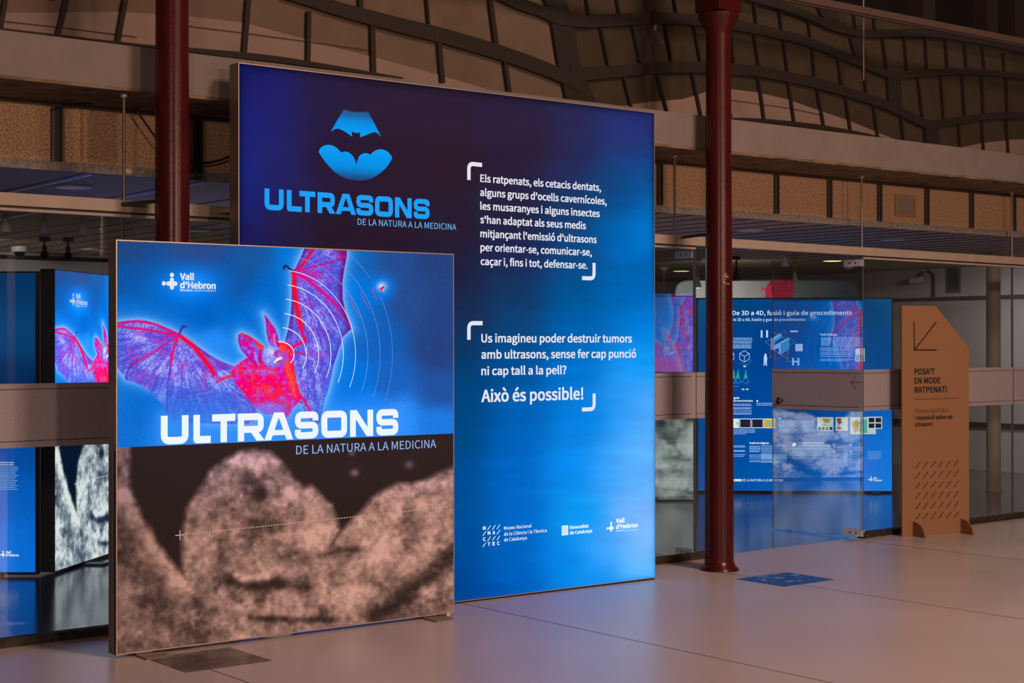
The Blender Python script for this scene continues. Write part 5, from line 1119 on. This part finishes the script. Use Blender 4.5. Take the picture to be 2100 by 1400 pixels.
ls = spot(1431, 590, 'lit track spotlight with warm bulb beside the right red column', M['lamp_grey'], 0.8, 0.14)
MB().lathe([(0.001, -0.331), (0.032, -0.330), (0.032, -0.322)], (0, 0, 0), 20).build('bulb', M['e_bulb'], ls)
sl_ = bpy.data.lights.new('spot_glow', 'SPOT'); sl_.energy = 42; sl_.color = (1, 0.90, 0.76); sl_.shadow_soft_size = 0.03; sl_.spot_size = math.radians(120); sl_.spot_blend = 0.6
so = bpy.data.objects.new('spot_glow', sl_); COL.objects.link(so); so.parent = ls; so.location = (0.0, 0.0, -0.345)
so.rotation_euler = Vector((1.0, 0.62, -0.35)).to_track_quat('-Z', 'Y').to_euler()
dc0 = onZ(40, 505, CEIL); dm = thing('dome_camera', 'white dome security camera with dark bubble on the ceiling at far left', 'camera', (float(dc0[0]), float(dc0[1]), CEIL))
MB().lathe([(0.078, 0), (0.078, -0.045), (0.066, -0.055)], (0, 0, 0), 28).build('base', M['white'], dm, True)
MB().lathe([(0.056, -0.05), (0.054, -0.07), (0.042, -0.095), (0.022, -0.108), (0.001, -0.112)], (0, 0, 0), 24).build('dome', M['smoked'], dm, True)

# ------------------------------------------------------------------ right end of the gallery
pp = onZ(2038, 1007, 0); rc = MB(); rc.lathe([(0.085, 0), (0.085, 0.02), (0.073, 0.04), (0.073, CEIL)], (0, 0, 0), 28); ro = rc.build('round_post', M['pipe'], None, True); ro.location = (float(pp[0]), float(pp[1]), 0)
tag(ro, 'pale round post inside the gallery near the right edge', 'post')
k0 = onX(1890, 573, XR-0.02); kc_ = thing('bullet_camera', 'small dark bullet security camera on the gallery wall above the cardboard sign', 'camera', (float(k0[0]), float(k0[1]), float(k0[2])))
MB().tube([(0.0, -0.02, 0.09), (-0.05, -0.02, 0.05), (-0.07, -0.02, 0.0)], 0.022, 10).build('arm', M['grey_metal'], kc_, True)
MB().tube([(-0.07, -0.06, 0.0), (-0.10, 0.10, -0.02)], 0.035, 14).build('body', M['white'], kc_, True)
MB().tube([(-0.099, 0.09, -0.0185), (-0.104, 0.118, -0.0225)], 0.03, 14).build('lens', M['black'], kc_, True)
cdp = MB(); q = [onX(p[0], p[1], XR-0.012) for p in [(1903, 556), (1914, 563), (1915, 612)]]; cdp.tube(q, 0.02, 8); tag(cdp.build('wall_conduit', M['alu_dark'], None, True), 'dark vertical conduit on the gallery wall right of the bullet camera', 'conduit')
a = onX(1941, 545, XR-0.01); b = onX(1970, 600, XR-0.01); po_ = thing('wall_poster', 'dark blue poster on the gallery wall above the cardboard sign corner', 'poster', (XR-0.012, float(b[1]), float(b[2])))
L_ = float(a[1]-b[1]); H_ = float(a[2]-b[2])
MB().box(-0.006, 0.01, 0, L_, 0, H_).build('frame', M['alu'], po_); MB().box(-0.009, -0.006, 0.03, L_-0.03, 0.03, H_-0.03).build('sheet', M['poster'], po_)
MB().box(-0.03, 0, 0, 0.4, 0, 0.02) 

# ------------------------------------------------------------------ scene update; the gallery fill has no fittings
bpy.context.view_layer.update()
